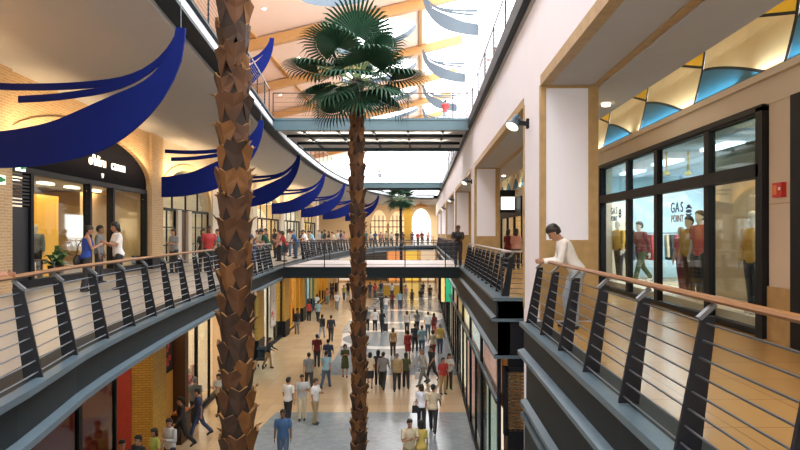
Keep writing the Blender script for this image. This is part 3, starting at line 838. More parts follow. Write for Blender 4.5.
MB().box(XG(21.6)+.08, 21.15, 1.0, XG(21.6)+.40, 21.95, 1.06).build('tray', mat('tray_orange', (.7,.22,.05)), counter)
# round green sign hanging below the balcony
X0 = px(76, 10.5); t = thing('round_sign', (X0, 10.5, pz(377, 10.5)), 'round green lit sign with a pale emblem hanging below the left balcony', 'sign')
zc = pz(377, 10.5); q = [(X0+.24*math.cos(a*PI/16), 10.5, zc+.24*math.sin(a*PI/16)) for a in range(32)]
MB().prism(q, (0, .08, 0)).build('disc', emit_mat('sign_green', (.01,.42,.20), 1.0), t)
e = MB()
for a0, r in ((90, .13), (215, .12), (325, .12)):
    a = math.radians(a0); e.bar((X0, 10.494, zc), (X0+r*math.cos(a), 10.494, zc+r*math.sin(a)), .045, .012, 0, (0,1,0))
e.build('emblem', emit_mat('sign_mint', (.7,1,.85), 1.3), t)
MB().box(X0-.02, 10.5, zc+.2, X0+.02, 10.56, L1-.5).build('hanger', black, t)

# ------------------------------------------------------------------ blue sails under the left gallery ceiling
low = [(-.02,1.15),(.5,1.16),(1.06,1.22),(1.86,1.42),(2.48,1.85),(2.92,2.4),(3.2,3.06),(3.27,3.63)]
upp = [(-.02,1.80),(.5,1.85),(1.06,1.96),(1.6,2.18),(2.12,2.42),(2.65,2.70),(3.02,3.22),(3.11,3.63)]
def sm(pts, k=5):
    return [tuple(p) for p in catmull([Vector(p) for p in pts], .12)]
def resample(pts, n):
    c = catmull(pts, .04); return [c[round(i*(len(c)-1)/n)] for i in range(n+1)]
def make_sail(name, x, y, label, m, group, cat='sail', s=1.0, flip=1, zoff=0.0, ext=0.0):
    t = thing(name, (x, y, CZ+zoff), label, cat, group)
    A = resample([(low[0][0]-ext, low[0][1])]+low[1:], 26); B = resample([(upp[0][0]-ext, upp[0][1]-.1*ext)]+upp[1:], 26); g = MB()
    def P(p, dy): 
        bow = -.20*math.sin(PI*min(1, max(0, p[0]/3.25)))
        return (x+flip*p[0]*s, y+(bow+dy)*s, CZ+zoff+p[1]*s)
    th = .05
    for (a0, a1), (b0, b1) in zip(zip(A, A[1:]), zip(B, B[1:])):
        g.quad([P(a0,0),P(a1,0),P(b1,0),P(b0,0)]); g.quad([P(a0,th),P(a1,th),P(b1,th),P(b0,th)])
        g.quad([P(a0,0),P(a1,0),P(a1,th),P(a0,th)]); g.quad([P(b0,0),P(b1,0),P(b1,th),P(b0,th)])
    g.quad([P(A[0],0),P(B[0],0),P(B[0],th),P(A[0],th)]); g.quad([P(A[-1],0),P(B[-1],0),P(B[-1],th),P(A[-1],th)])
    g.build('blade', m, t)
    for pts, dy, nm in (([(-ext,2.66),(1.06,2.60),(2.12,2.68),(2.65,2.90),(3.0,3.26),(3.14,3.55)], .22, 'upper_band'), ([(.27,2.38),(1.06,2.40),(1.95,2.52),(2.48,2.74),(2.88,3.07),(3.1,3.45)], .12, 'lower_band')):
        C_ = resample(pts, 20); g = MB()
        for a, c in zip(C_, C_[1:]):
            pa, pc = P(a, dy*(1-(a[0]/3.2)**2)), P(c, dy*(1-(c[0]/3.2)**2)); h = .06*s
            q = lambda p, o, k: (p[0], p[1]+o, p[2]+k)
            for o in (0, .04): g.quad([q(pa,o,-h),q(pc,o,-h),q(pc,o,h),q(pa,o,h)])
            for k in (-h, h): g.quad([q(pa,0,k),q(pc,0,k),q(pc,.04,k),q(pa,.04,k)])
        g.build(nm, m, t)
    for p, top in (((3.19,3.6), ZC-CZ-zoff),):
        if zoff == 0: a = P(p, .02); MB().tube([a, (a[0], a[1], CZ+zoff+top)], .008, 6).build('hanger', rodm, t)
    if flip < 0: MB().bar(P((.0, 1.5), .02), (2.72, y, CZ+zoff+1.5*s), .06, .06).build('bracket', rodm, t)
    return t
tips = [(184,28,11.0), (263,122,20), (300,156,29), (325,174,38), (345,184,46), (361,191,53), (379,197,60)]
lab = ['largest blue sail, nearest the camera, sweeping in front of the black shop', 'second blue sail, half hidden by the near palm trunk', 'third blue sail counting from the front, right of the near palm', 'fourth blue sail counting from the front', 'fifth blue sail counting from the front, brightest blue', 'sixth blue sail, partly behind the second palm trunk', 'farthest blue sail, right of the second palm trunk']
for (xx, yy_, Y), lb in zip(tips, lab):
    make_sail('fabric_sail', px(xx, Y)-3.25, Y, lb, blue_cloth, 'blue fabric sails', ext=.35 if Y < 12 else 0)
# grey sails on the upper right, one blue on the upper left
for i, Y in enumerate((29, 38, 47, 56)):
    make_sail('fabric_sail', 2.62, Y, ('nearest', 'second', 'third', 'farthest')[i] + ' grey sail curving from the white columns high on the right', grey_cloth, 'grey fabric sails', 'sail', .8, -1, 8.3)
make_sail('fabric_sail', XL(24)-3.1, 24.0, 'blue sail tip standing behind the upper left railing', blue_cloth, 'blue fabric sails', 'sail', 1.0, 1, 3.9)
# ------------------------------------------------------------------ right-hand ground floor front
g = MB(); g.box(3.15, -4, 0, 3.3, 92, L1-.5); struct(g.build('wall_right_lower', amber))
g = MB(); g.box(2.0, 14.45, 0, 3.15, 14.6, 2.5).box(2.0, 14.45, 4.05, 3.15, 14.6, 4.35); struct(g.build('wall_right_end', black))
gr = thing('louvre_grille', (2.5, 14.45, 2.55), 'brown slatted grille in the dark end wall under the right balcony', 'grille')
g = MB().box(1.95, 14.42, 2.5, 3.1, 14.6, 2.6).box(1.95, 14.42, 3.98, 3.1, 14.6, 4.08).box(1.9, 14.42, 2.5, 2.0, 14.6, 4.08).box(3.0, 14.42, 2.5, 3.1, 14.6, 4.08); g.build('frame', black, gr)
g = MB()
for k in range(17): g.bar((2.0, 14.5, 2.66+k*.08), (3.0, 14.5, 2.66+k*.08+.02), .05, .035)
for k in range(9): g.bar((2.06+k*.115, 14.47, 2.6), (2.06+k*.115, 14.47, 3.98), .02, .02)
g.build('slats', mat('bronze_slat', (.16,.11,.06), .5, .2), gr)
rb_spec = [('pink poster', emit_mat('lit_pink', (.75,.42,.34), .55), glass_teal), ('pale green', emit_mat('lit_mint', (.55,.62,.48), .5), glass), ('cream lit', emit_mat('lit_cream', (.95,.80,.55), .9), glass),
           ('amber lit', emit_mat('lit_amber', (.85,.55,.18), .6), glass), ('dark', mat('dark_display', (.05,.04,.04)), glass_teal), ('white lit', emit_mat('lit_pale', (.8,.82,.8), .7), glass)]
order = ['nearest', 'second', 'third', 'fourth', 'fifth', 'sixth', 'seventh', 'eighth', 'ninth', 'tenth', 'eleventh', 'twelfth', 'thirteenth', 'fourteenth']
y = 14.6; i = 0
xf = 1.78
while y < 68:
    y1 = y + 4.3; nm, lit, gl = rb_spec[[0, 5, 2, 3, 0, 1, 4, 2, 5, 3, 1, 0, 2, 4][i % 14]]
    s = thing('shopfront', (xf, (y+y1)/2, 0), order[i] + ' bay of the dark framed glass shopfront along the right ground floor', 'shopfront')
    f = MB().box(xf, y, 0, xf+.08, y+.22, 4.35).box(xf-.02, y+.22, 3.12, xf+.08, y1, 3.24).box(xf, y+.22, 4.2, xf+.08, y1, 4.35).box(xf, y+.22, 0, xf+.08, y1, .15)
    f.box(xf+.02, y+2.2, .15, xf+.08, y+2.28, 3.12)
    f.build('frame', black, s)
    MB().box(xf-.05, y+.05, 3.24, xf+.02, y1, 3.30).build('ledge', lip, s)
    MB().box(xf+.05, y+.22, .15, xf+.062, y1, 3.12).build('pane', gl, s)
    MB().box(xf+.05, y+.22, 3.3, xf+.062, y1, 4.2).build('upper_pane', glass, s)
    MB().box(xf+.10, y+.4, 3.35, xf+.14, y1-.15, 4.15).build('lit_panel', lit, s)
    MB().box(xf+.16, y+.5, .3, xf+.2, y1-.3, 2.9).build('display_back', rb_spec[(i*2+2) % 6][1], s)
    MB().box(xf+.09, y+.3, .0, xf+.5, y1-.1, .28).build('display_plinth', cream, s)
    y = y1; i += 1
# hanging sign panels far along the right side
for (xx, yy_, Y, wd, ht, mm, lb) in ((449, 290, 40, .42, 1.5, emit_mat('sign_leaf', (.03,.40,.20), .7), 'green vertical sign panel sticking out of the right ground floor front'), (443, 290, 45, .25, 1.7, emit_mat('sign_amber', (.85,.6,.2), .8), 'amber vertical sign strip left of the green sign panel')):
    t = thing('hanging_sign', (px(xx, Y), Y, pz(yy_, Y)-ht/2), lb, 'sign'); x = px(xx, Y); z = pz(yy_, Y)
    MB().box(x-wd/2, Y, z-ht/2, x+wd/2, Y+.1, z+ht/2).build('panel', mm, t)
    MB().box(x+wd/2, Y+.03, z-.03, xf, Y+.07, z+.03).build('arm', black, t)
# recess between the near balcony and the next block
struct(MB().box(3.0, 10.5, 0, 3.15, 14.45, L1-.5).build('wall_right_recess', steel))
struct(MB().box(1.76, 14.40, 4.3, 3.15, 14.45, L1-.02).build('wall_right_block_end', black))
struct(MB().box(1.64, 14.34, L1-.07, 3.1, 14.44, L1+.01).box(1.62, 14.34, 4.83+.32, 3.1, 14.44, 5.22).box(1.66, 14.34, 4.3, 3.1, 14.44, 4.37).build('trim_block_end', lip))
# panel under the near balcony
struct(MB().box(1.72, -4, 0, 1.95, 10.45, 4.3).box(1.95, 10.3, 0, 3.0, 10.45, 4.3).build('wall_right_near_lower', steel))
struct(MB().box(1.66, -4, 4.12, 1.76, 10.45, 4.2).box(1.66, -4, 3.1, 1.74, 10.45, 3.18).build('trim_right_ledge', lip))
pn = thing('display_window', (1.7, 8, 1), 'pale lit window panel low under the near right balcony', 'window')
MB().box(1.68, 5.0, .4, 1.74, 10.1, 3.0).build('frame', black, pn); MB().box(1.66, 5.2, .6, 1.69, 9.9, 2.85).build('panel', mat('pale_panel', (.38,.40,.38), .3), pn)

# ------------------------------------------------------------------ right gallery shops
XS = 4.9
def rwin(root, y0, y1, z0, z1, name='window_frame', g=glass, fw=.09, x=XS):
    f = MB().box(x-.06, y0, z0, x+.06, y0+fw, z1).box(x-.06, y1-fw, z0, x+.06, y1, z1).box(x-.06, y0+fw, z0, x+.06, y1-fw, z0+fw).box(x-.06, y0+fw, z1-fw, x+.06, y1-fw, z1)
    fo = f.build(name, black, root); MB().box(x-.006, y0+fw, z0+fw, x+.006, y1-fw, z1-fw).build('pane', g, fo)
    return fo
gs = thing('shopfront', (XS, 13, L1), 'black framed clothes shop window with mannequins behind the near right railing', 'shopfront')
ys = [8.9, 10.6, 12.9, 14.7, 16.9]; ZT = CZ+.9; ZTop = CZ+1.8
for a, c in zip(ys, ys[1:]):
    rwin(gs, a, c, L1+.02, ZT); rwin(gs, a, c, ZT, ZTop, 'transom_frame', glass_teal)
MB().box(XS-.09, 8.9, ZT-.1, XS+.09, 16.9, ZT+.1).box(XS-.09, 8.8, L1, XS+.09, 8.98, ZTop).box(XS-.09, 16.85, L1, XS+.09, 17.0, ZTop).box(XS-.09, 8.8, ZTop-.06, XS+.09, 17, ZTop+.03).build('main_frame', black, gs)
struct(MB().box(XS, 8.15, L1, XS+.35, 8.78, CZ+1.82).build('wall_right_pier', cream))
struct(MB().box(XS-.02, 8.13, L1, XS, 8.8, L1+.75).build('trim_pier_dado', trimm))
struct(MB().box(XS-.004, 8.15, L1+1.9, XS, 8.78, L1+1.912).build('trim_pier_joint', trimm))
fb = thing('fire_alarm_box', (XS-.02, 8.47, pz(190, 8.47)-.1), 'small red fire alarm box on the cream pier right of the shop window', 'alarm')
zc = pz(190, 8.47); MB().box(XS-.07, 8.36, zc-.1, XS-.001, 8.58, zc+.1).build('case', red, fb)
MB().box(XS-.076, 8.47, zc-.06, XS-.07, 8.56, zc+.07).build('window', mat('alarm_orange', (.75,.2,.03), .4), fb); MB().box(XS-.076, 8.385, zc-.005, XS-.07, 8.43, zc+.035).build('label_plate', white, fb)
# shop room behind
g = MB(); z0, z1 = L1, CZ+1.9
g.box(10.2, 8.0, z0, 10.35, 21.2, z1).box(XS+.1, 21.0, z0, 10.2, 21.2, z1).box(XS+.1, 8.3, z0, 10.2, 8.45, z1)
struct(g.build('wall_shop_right', mat('cool_shop_wall', (.55,.74,.80), .6)))
struct(MB().box(XS+.1, 8.0, z1, 10.3, 21.2, z1+.1).build('ceiling_shop_right', white))
struct(MB().box(XS, 17.0, L1, XS+.3, 21.2, CZ+1.82).build('wall_right_pier_far', cream))
for yy in (10.5, 13.5, 16.5, 19.2):
    o = MB().box(6.3, yy-.6, z1-.06, 6.7, yy+.6, z1-.002).build('shop_light', lamp_c); tag(o, 'cool white ceiling panel light inside the mannequin shop', 'light', 'ceiling panel lights in the mannequin shop')
lamp('AREA', (7.0, 16.5, z1-.1), 420, COOL, 3.5, 7)
lamp('AREA', (5.5, 9.9, z1-.1), 40, WARM, .5, 1.6)
o = MB().box(6.1, 10.6, L1, 6.16, 13.35, CZ+1.7).build('display_screen', mat('beige_screen', (.62,.45,.24), .55)); tag(o, 'plain beige display screen behind the right pane of the mannequin window', 'screen')
o = MB().box(5.75, 20.5, L1, 6.95, 20.56, CZ+1.0).build('display_screen', mat('pale_screen', (.66,.62,.48), .55)); tag(o, 'pale display screen behind the left pane of the mannequin window', 'screen')
navy = mat('navy_print', (.02,.05,.16), .5); brown = mat('brown_print', (.30,.16,.10), .5)
def sign(y, zc, sc, label, flip=False):
    t = thing('window_lettering', (XS-.02, y, zc), label, 'sign')
    for ch, dy, dz, sz, m in (('G', .34, .12, .42, navy), ('A', .02, .12, .42, navy), ('S', -.30, .12, .42, navy), ('POINT', .02, -.2, .30, brown)):
        if flip and ch == 'POINT': m = navy
        me = text_mesh(ch, sz*sc, .004, m); c = link_child('letter' if len(ch) == 1 else 'word', me, t, (-.012, dy*sc, dz*sc), (PI/2, 0, -PI/2))
    R_ = .2*sc
    g = MB(); yc = y-.72*sc
    for k in range(5):
        h = R_*2*math.sqrt(max(.05, 1-((k-2)/2.6)**2)); a = yc+(k-2)*R_*.38
        for q in range(3):
            zz = zc-h/2+h*q/3; g.box(XS-.026, a-R_*.15, zz+.01, XS-.02, a+R_*.15, zz+h/3-.01)
    g.build('globe_emblem', navy, t); return t
def place_sign(pxl, py, Y, sc, label, flip=False):
    sign(Y, pz(py, Y), sc, label, flip)
place_sign(681, 212, 11.85, .66, 'large shop name lettering with globe emblem on the middle mannequin window')
place_sign(613, 214, 15.75, .60, 'small shop name lettering with globe emblem on the leftmost mannequin window', True)
pod = MB().box(5.05, 8.7, L1, 6.05, 17.3, L1+.22).build('display_podium', cream); tag(pod, 'long low podium carrying the mannequins behind the shop window', 'podium')
# clothes shelves at the back of the shop
sr = thing('clothes_rail', (7.6, 19.6, L1), 'white rail of hanging clothes at the back of the mannequin shop', 'rail')
MB().tube([(6.2, 19.6, L1), (6.2, 19.6, L1+1.5), (9.2, 19.6, L1+1.5), (9.2, 19.6, L1)], .02, 8).build('frame', rodm, sr)
rnd = random.Random(3)
cl = [mat('cloth_red', (.40,.03,.03)), mat('cloth_navy', (.03,.05,.12)), mat('cloth_sky', (.25,.42,.50)), mat('cloth_sand', (.5,.4,.25)), mat('cloth_black', (.02,.02,.025))]
for k in range(18):
    x = 6.4+k*.155; g = MB().prism([(x-.03, 19.35, L1+1.45), (x-.03, 19.85, L1+1.45), (x-.03, 19.95, L1+.75-.1*(k%2)), (x-.03, 19.25, L1+.75-.1*(k%2))], (.07, 0, 0))
    o = tag(g.build('hanging_shirt', cl[k % 5]), 'shirt hanging on the white rail at the back of the mannequin shop', 'shirt', 'shirts on the white rail')
for k, x in enumerate((5.7, 6.2, 6.7)):
    o = MB().tube([(x, 14.5, z1-.45), (x, 14.5, z1)], .03, 8).tube([(x, 14.5, z1-.55), (x, 14.5, z1-.45)], [.10, .03], 12)
    tag(o.build('pendant_lamp', mat('brass', (.5,.3,.08), .35, .8)), 'small brass pendant lamp hanging in the mannequin shop', 'lamp', 'brass pendants in the mannequin shop')
# nearer shop at the right edge
ns = thing('shopfront', (XS, 6.5, L1), 'dark framed shop entrance at the right edge beyond the cream pier', 'shopfront')
rwin(ns, 5.4, 8.1, ZT, ZTop, 'transom_frame', glass_teal); MB().box(XS-.09, 7.75, L1, XS+.09, 8.13, ZTop).box(XS-.09, 4.0, ZT-.1, XS+.09, 7.75, ZT+.1).build('main_frame', black, ns)
MB().box(XS+.02, 5.0, L1, XS+.08, 7.75, ZT-.1).build('door', mat('warm_door', (.62,.42,.18), .35), ns)
struct(MB().box(XS+.1, -4, L1, XS+.3, 5.0, CZ+1.82).build('wall_right_shops_near', cream))
# shops further along the right gallery
y = 21.2
for i, lb in enumerate(('right gallery shop with black door frame seen through the first wall opening', 'right gallery shop with white lit box sign seen through the first wall opening', 'right gallery shop behind the second pilaster', 'far right gallery shop')):
    s = thing('shopfront', (XS, y+4, L1), lb, 'shopfront')
    for a, c in ((y, y+2.6), (y+2.6, y+5.2), (y+5.2, y+8)): rwin(s, a, c, L1+.02, CZ+.95)
    MB().box(XS-.08, y, CZ+.95, XS+.1, y+8, CZ+1.82).build('fascia', black if i == 1 else cream, s)
    struct(MB().box(XS, y+8, L1, XS+.3, y+9.2, CZ+1.82).build('wall_right_pier', cream))
    struct(MB().box(8.8, y, L1, 8.9, y+9, CZ+1.9).box(XS+.1, y+9, L1, 8.8, y+9.1, CZ+1.9).build('wall_shop_right', warmwall))
    struct(MB().box(XS+.1, y, CZ+1.9, 8.9, y+9.1, CZ+2).build('ceiling_shop_right', white))
    lamp('AREA', (6.8, y+4.5, CZ+1.8), 220, NEUT, 2.5, 6)
    y += 9.2
bs = thing('box_sign', (4.5, 32, CZ+1.2), 'white lit box sign in a black frame above the shop door, right gallery', 'sign')
MB().box(3.95, 31.9, CZ+1.05, 4.78, 32.1, CZ+2.2).build('frame', black, bs); MB().box(4.05, 31.87, CZ+1.2, 4.75, 31.9, CZ+1.85).build('panel', emit_mat('sign_white', (.95,.93,.9), 1.6), bs)
struct(MB().box(XS+.3, 57.9, L1, 9, 58.1, ZC).build('wall_right_far', cream))
for i, Y in enumerate((5, 12, 19, 27, 35, 44)):
    o = MB().tube([(3.55, Y, ZS-.10), (3.55, Y, ZS-.052)], .08, 12).build('ceiling_downlight', lamp_w); tag(o, 'small round downlight in the bulkhead over the right gallery', 'light', 'downlights over the right gallery')
    lamp('AREA', (3.55, Y, ZS-.12), 18, WARM, .5, 3)
# spotlights on arms, one per pilaster
for i, y in enumerate(PY[1:5]):
    z = CZ+2.1; yy = y+1.25
    t = thing('spotlight', (2.05, yy, z), 'black spotlight on a bracket on the ' + ('nearest', 'second', 'third', 'fourth')[i] + ' white pilaster', 'spotlight', 'wall spotlights')
    MB().box(2.0, yy-.06, z-.09, 2.05, yy+.06, z+.09).build('wall_plate', black, t)
    MB().bar((2.0, yy, z), (1.84, yy, z+.02), .06, .08).build('arm', black, t)
    c = Vector((1.78, yy-.02, z+.04)); d = Vector((-.45, -.35, -.8)).normalized()
    MB().tube([c-d*.14, c-d*.05, c+d*.02, c+d*.13], [.06, .085, .09, .15], 16).build('lamp_head', mat('spot_blue', (.025,.05,.07), .4), t)
    MB().tube([c+d*.128, c+d*.134], .13, 16).build('lens', emit_mat('spot_lens', (1,.95,.85), 1.2), t)

# ------------------------------------------------------------------ far end
struct(MB().box(-18, 92, 0, 9, 92.4, L2).build('wall_far', emit_mat('far_wall', (.78,.55,.30), .0)))
for i, (xx, w_, zt, m_, lb) in enumerate(((379, 1.2, 3.4, warmwall, 'arched dark window, leftmost on the far end wall'), (397, 1.2, 3.2, warmwall, 'arched window in the middle of the far end wall'), (421, 1.5, 3.6, emit_mat('daylight_door', (1,.97,.92), 1.5), 'bright daylit doorway on the far end wall beside the yellow column'))):
    x = px(xx, 91.9); s = thing('arched_opening', (x, 91.9, L1), lb, 'window')
    pts = [(x-w_, 91.88, L1), (x+w_, 91.88, L1)] + [(x+w_*math.cos(PI*k/14), 91.88, CZ+.8+ (zt-.8)*math.sin(PI*k/14)) for k in range(15)]
    MB().prism(pts, (0, .05, 0)).build('pane', emit_mat('far_warm', (.85,.62,.36), .55) if i < 2 else m_, s)
    g = MB()
    for k in range(5): g.box(x-w_+k*w_/2-.05, 91.8, L1, x-w_+k*w_/2+.05, 91.87, CZ+1.4 if k in (0, 4) else CZ+2.6)
    for z in (L1+1.2, L1+2.4, L1+3.3): g.box(x-w_, 91.8, z-.05, x+w_, 91.87, z+.05)
    g.build('muntins', black if i < 2 else cream, s)
x = px(408, 80); o = MB().box(x-.5, 80, L1, x+.5, 81, CZ+3.6).build('column', yellow); tag(o, 'mustard yellow square column standing at the far end of the upper gallery', 'column')
cd = thing('pendant_lamp', (px(421, 84), 84, CZ+3.4), 'wide amber pendant lamp hanging at the far end', 'lamp')
xx = px(421, 84); MB().tube([(xx, 84, CZ+3.5), (xx, 84, CZ+3.9), (xx, 84, CZ+4.0)], [1.0, .5, .1], 20).build('shade', mat('amber_shade', (.7,.32,.08)), cd); MB().tube([(xx, 84, CZ+4.0), (xx, 84, L2-.42)], .03, 6).build('cord', black, cd)
for Y in (80, 87): 
    lamp('AREA', (-4, Y, L2-.6), 500, NEUT, 12, 3); lamp('AREA', (-4, Y, L1-.6), 420, WARM, 12, 3)
for Y in (66, 72): lamp('AREA', (-9, Y, L2-.6), 160, NEUT, 3, 3)
# ground floor shops of the far wall
for i, (xx, w_, m_, lb) in enumerate(((350, 1.7, emit_mat('far_white', (.85,.75,.62), .6), 'white lit shop at the far end of the ground floor'), (376, 1.6, mat('far_dark', (.05,.06,.07)), 'dark round fronted shop at the far end of the ground floor'), (396, 1.15, emit_mat('far_orange', (.8,.35,.12), .6), 'orange lit shop at the far end of the ground floor'), (412, 1.05, emit_mat('far_gold', (.85,.6,.1), .6), 'gold lit shop at the far end of the ground floor'), (428, 1.05, emit_mat('far_cream', (.8,.68,.5), .6), 'cream lit shop at the far right end of the ground floor'))):
    x = px(xx, 91.9); s = thing('shopfront', (x, 91.9, 0), lb, 'shopfront')
    MB().box(x-w_, 91.85, .2, x+w_, 91.95, 3.3).build('window', m_, s); MB().box(x-w_, 91.7, 3.3, x+w_, 91.95, 4.9).build('sign_band', m_, s)
    g = MB(); [g.box(x-w_+k*w_-.06, 91.75, 0, x-w_+k*w_+.06, 91.85, 3.3) for k in range(3)]; g.build('mullions', black, s)
kx = px(394, 72); ks = thing('kiosk', (kx, 72, 0), 'yellow sales kiosk far down the ground floor', 'kiosk')
MB().box(kx-1.2, 72, 0, kx+1.2, 74, 1.1).build('counter', yellow, ks); MB().box(kx-1.3, 71.9, 1.1, kx+1.3, 74.1, 1.2).build('worktop', cream, ks)

# ------------------------------------------------------------------ palms
bark = mat('palm_bark', (.018,.009,.005), .9, 0, .5, 9, .6); boot_m = mat('leaf_base', (.072,.025,.005), .75, 0, .75, 4, .4); tipm = mat('leaf_base_cut', (.20,.095,.026), .7, 0, .4, 9)
boot_d = mat('leaf_base_dark', (.035,.015,.006), .8, 0, .6, 5, .4); boot_o = mat('leaf_base_orange', (.135,.050,.007), .7, 0, .6, 5, .4)
frond_m = mat('palm_green', (.009,.055,.024), .65, 0, .4, 4); stalk_m = mat('palm_stalk', (.20,.26,.10), .6, 0, .2, 5)
def palm(name, x, y, h, r, label, crown_r, nfr=34, boots=True, seed=1):
    rnd = random.Random(seed); t = thing(name, (x, y, 0), label, 'palm tree')
    g = MB(); n = int(h/.3)
    path = []; R = []
    for i in range(n+1):
        z = h*i/n; path.append((x+.03*math.sin(z*.5), y, z)); R.append(r*(1.12-.14*z/h)*(1+.03*rnd.uniform(-1, 1)))
    g.tube(path, R, 14)
    tr = g.build('trunk', bark, t, smooth=True)
    if boots:
        b = MB(); row = .27 if r > .17 else .30; per = 5; rows = int((h-.2)/row)
        for i in range(rows):
            for k in range(per):
                a = 2*PI*(k+.5*(i % 2))/per + rnd.uniform(-.12, .12); z = .1+i*row+rnd.uniform(-.04, .04)
                rr = r*(1.10-.14*z/h); wd = rr*.78; hh = .44*rnd.uniform(.85, 1.15)
                ca, sa = math.cos(a), math.sin(a); cx = x+.03*math.sin(z*.5)
                def Q(s_, zz, o):  # sideways, height, out
                    w_ = s_/rr; return (cx+(rr+o)*math.cos(a+w_), y+(rr+o)*math.sin(a+w_), z+zz)
                fl = rnd.uniform(.035, .085); bi = rnd.choice((0, 0, 2, 3))
                outl = [(0, 0, .004), (-wd*.6, hh*.35, .012), (-wd, hh*.72, fl*.5), (-wd*.62, hh*.92, fl*.9), (0, hh*.80, fl*1.1), (wd*.62, hh*.92, fl*.9), (wd, hh*.72, fl*.5), (wd*.6, hh*.35, .012)]
                P_ = [Q(*q) for q in outl]; I_ = [Q(q[0]*.9, q[1], q[2]-.03) for q in outl]
                c0 = Q(0, hh*.45, .035); n0 = len(outl)
                for j in range(n0):
                    j2 = (j+1) % n0
                    b.quad([c0, P_[j], P_[j2]], bi); b.quad([P_[j], P_[j2], I_[j2], I_[j]], 1 if j in (2, 3, 4, 5) else bi)
                # frayed tips that poke out of the outline
                if rnd.random() < .7:
                    p = Q(wd*rnd.choice((-.8, .8)), hh*.85, fl*.7); d = Vector((ca, sa, .55+rnd.uniform(-.4, .3)))*rnd.uniform(.05, .11); s2 = Vector((-sa, ca, 0))*.018
                    b.quad([Vector(p)-s2, Vector(p)+s2, Vector(p)+d]); b.quad([Vector(p)-Vector((0,0,.02)), Vector(p)+Vector((0,0,.02)), Vector(p)+d], 1)
        b.build('leaf_bases', [boot_m, tipm, boot_d, boot_o], t)
    top = Vector((x+.03*math.sin(h*.5), y, h))
    def frond(a, e, L, R_, seg=34):
        """fan leaf: petiole from the crown, then a pleated fan with split, drooping tips"""
        d = Vector((math.cos(a)*math.cos(e), math.sin(a)*math.cos(e), math.sin(e)))
        side = d.cross(Vector((0,0,1)));  side = side.normalized() if side.length > .05 else Vector((1,0,0)); up = side.cross(d).normalized()
        c = top + d*L; f = MB()
        for i in range(seg):
            th = -2.05+4.1*i/(seg-1); dth = 4.1/(seg-1)*.5; q = []
            rl = R_*(1-.22*(abs(th)/2.05)**2)*rnd.uniform(.93, 1.05)
            def pt(ang, rr, lift): 
                v = d*math.cos(ang) + side*math.sin(ang); return c + v*rr + up*lift
            dr = lambda rr: -.22*R_*(rr/R_)**3 + .0
            r1 = R_*.55
            A, B = pt(th-dth, r1, dr(r1)-.01), pt(th+dth, r1, dr(r1)-.01); Cm = pt(th, r1, dr(r1)+.02)
            f.quad([c, A, Cm]); f.quad([c, Cm, B])
            r2 = R_*.82; m1, m2 = pt(th-dth*.45, r2, dr(r2)), pt(th+dth*.45, r2, dr(r2)); tipp = pt(th, rl, dr(rl)-.06*R_) + Vector((0,0,-.10*R_*rnd.random()))
            f.quad([A, m1, m2, B]); f.quad([m1, tipp, m2])
        fo = f.build('frond', frond_m, t)
        MB().tube([top+Vector((0,0,-.1)), top+d*L*.5+Vector((0,0,.02)), c], [.03, .02, .012], 6).build('stalk', stalk_m, fo)
    for k in range(nfr):
        a = k*2.399963; q = (k+.5)/nfr
        e = math.radians(80 - 122*q**.85)
        frond(a, e, crown_r*rnd.uniform(.38, .56)*(1 if e > -.3 else .8), crown_r*rnd.uniform(.42, .54))
    return t
palm('palm_tree', px(236, 7.8), 7.8, 13.4, .168, 'tall palm trunk nearest the camera, left of centre, with rough leaf bases', 1.5, 20, seed=2)
palm('palm_tree', px(358, 15.5), 15.5, pz(79, 15.5), .155, 'second palm, in the middle of the hall, with green fan crown before the footbridge', 1.95, 24, seed=5)
palm('palm_tree', px(401, 66), 66, pz(199, 66), .16, 'distant palm with small crown below the farther upper footbridge', 2.2, 26, False, seed=8)
# ------------------------------------------------------------------ people
DG = math.radians
POSES = {  # lean, legs [(pitch, knee)] L,R, arms [(pitch, out, elbow, inward)] L,R, head (yaw, pitch)
 'stand':  dict(lean=2, legs=[(4, 4), (-3, 4)], arms=[(2, 9, 14, 0), (-4, 9, 16, 0)], head=(0, 0)),
 'stand2': dict(lean=1, legs=[(-2, 3), (8, 14)], arms=[(12, 12, 95, 38), (0, 9, 15, 0)], head=(12, 6)),
 'hold':   dict(lean=3, legs=[(3, 4), (-4, 5)], arms=[(18, 10, 92, 30), (16, 10, 98, 34)], head=(-8, 10)),
 'walk':   dict(lean=4, legs=[(24, 8), (-20, 22)], arms=[(-20, 9, 18, 0), (20, 9, 28, 0)], head=(0, 2)),
 'walk2':  dict(lean=4, legs=[(-16, 26), (20, 6)], arms=[(18, 9, 26, 0), (-18, 9, 16, 0)], head=(-10, 2)),
 'bag':    dict(lean=2, legs=[(14, 6), (-12, 14)], arms=[(4, 8, 8, 0), (16, 12, 100, 20)], head=(10, 2)),
 'lean':   dict(lean=27, legs=[(4, 2), (20, 26)], arms=[(12, 6, 76, 22), (14, 6, 74, 26)], head=(0, 30)),
 'lean2':  dict(lean=22, legs=[(2, 3), (10, 12)], arms=[(28, 8, 58, 18), (28, 8, 60, 24)], head=(25, 10)),
 'push':   dict(lean=8, legs=[(14, 8), (-12, 16)], arms=[(30, 4, 40, 4), (30, 4, 40, 4)], head=(0, 8)),
}
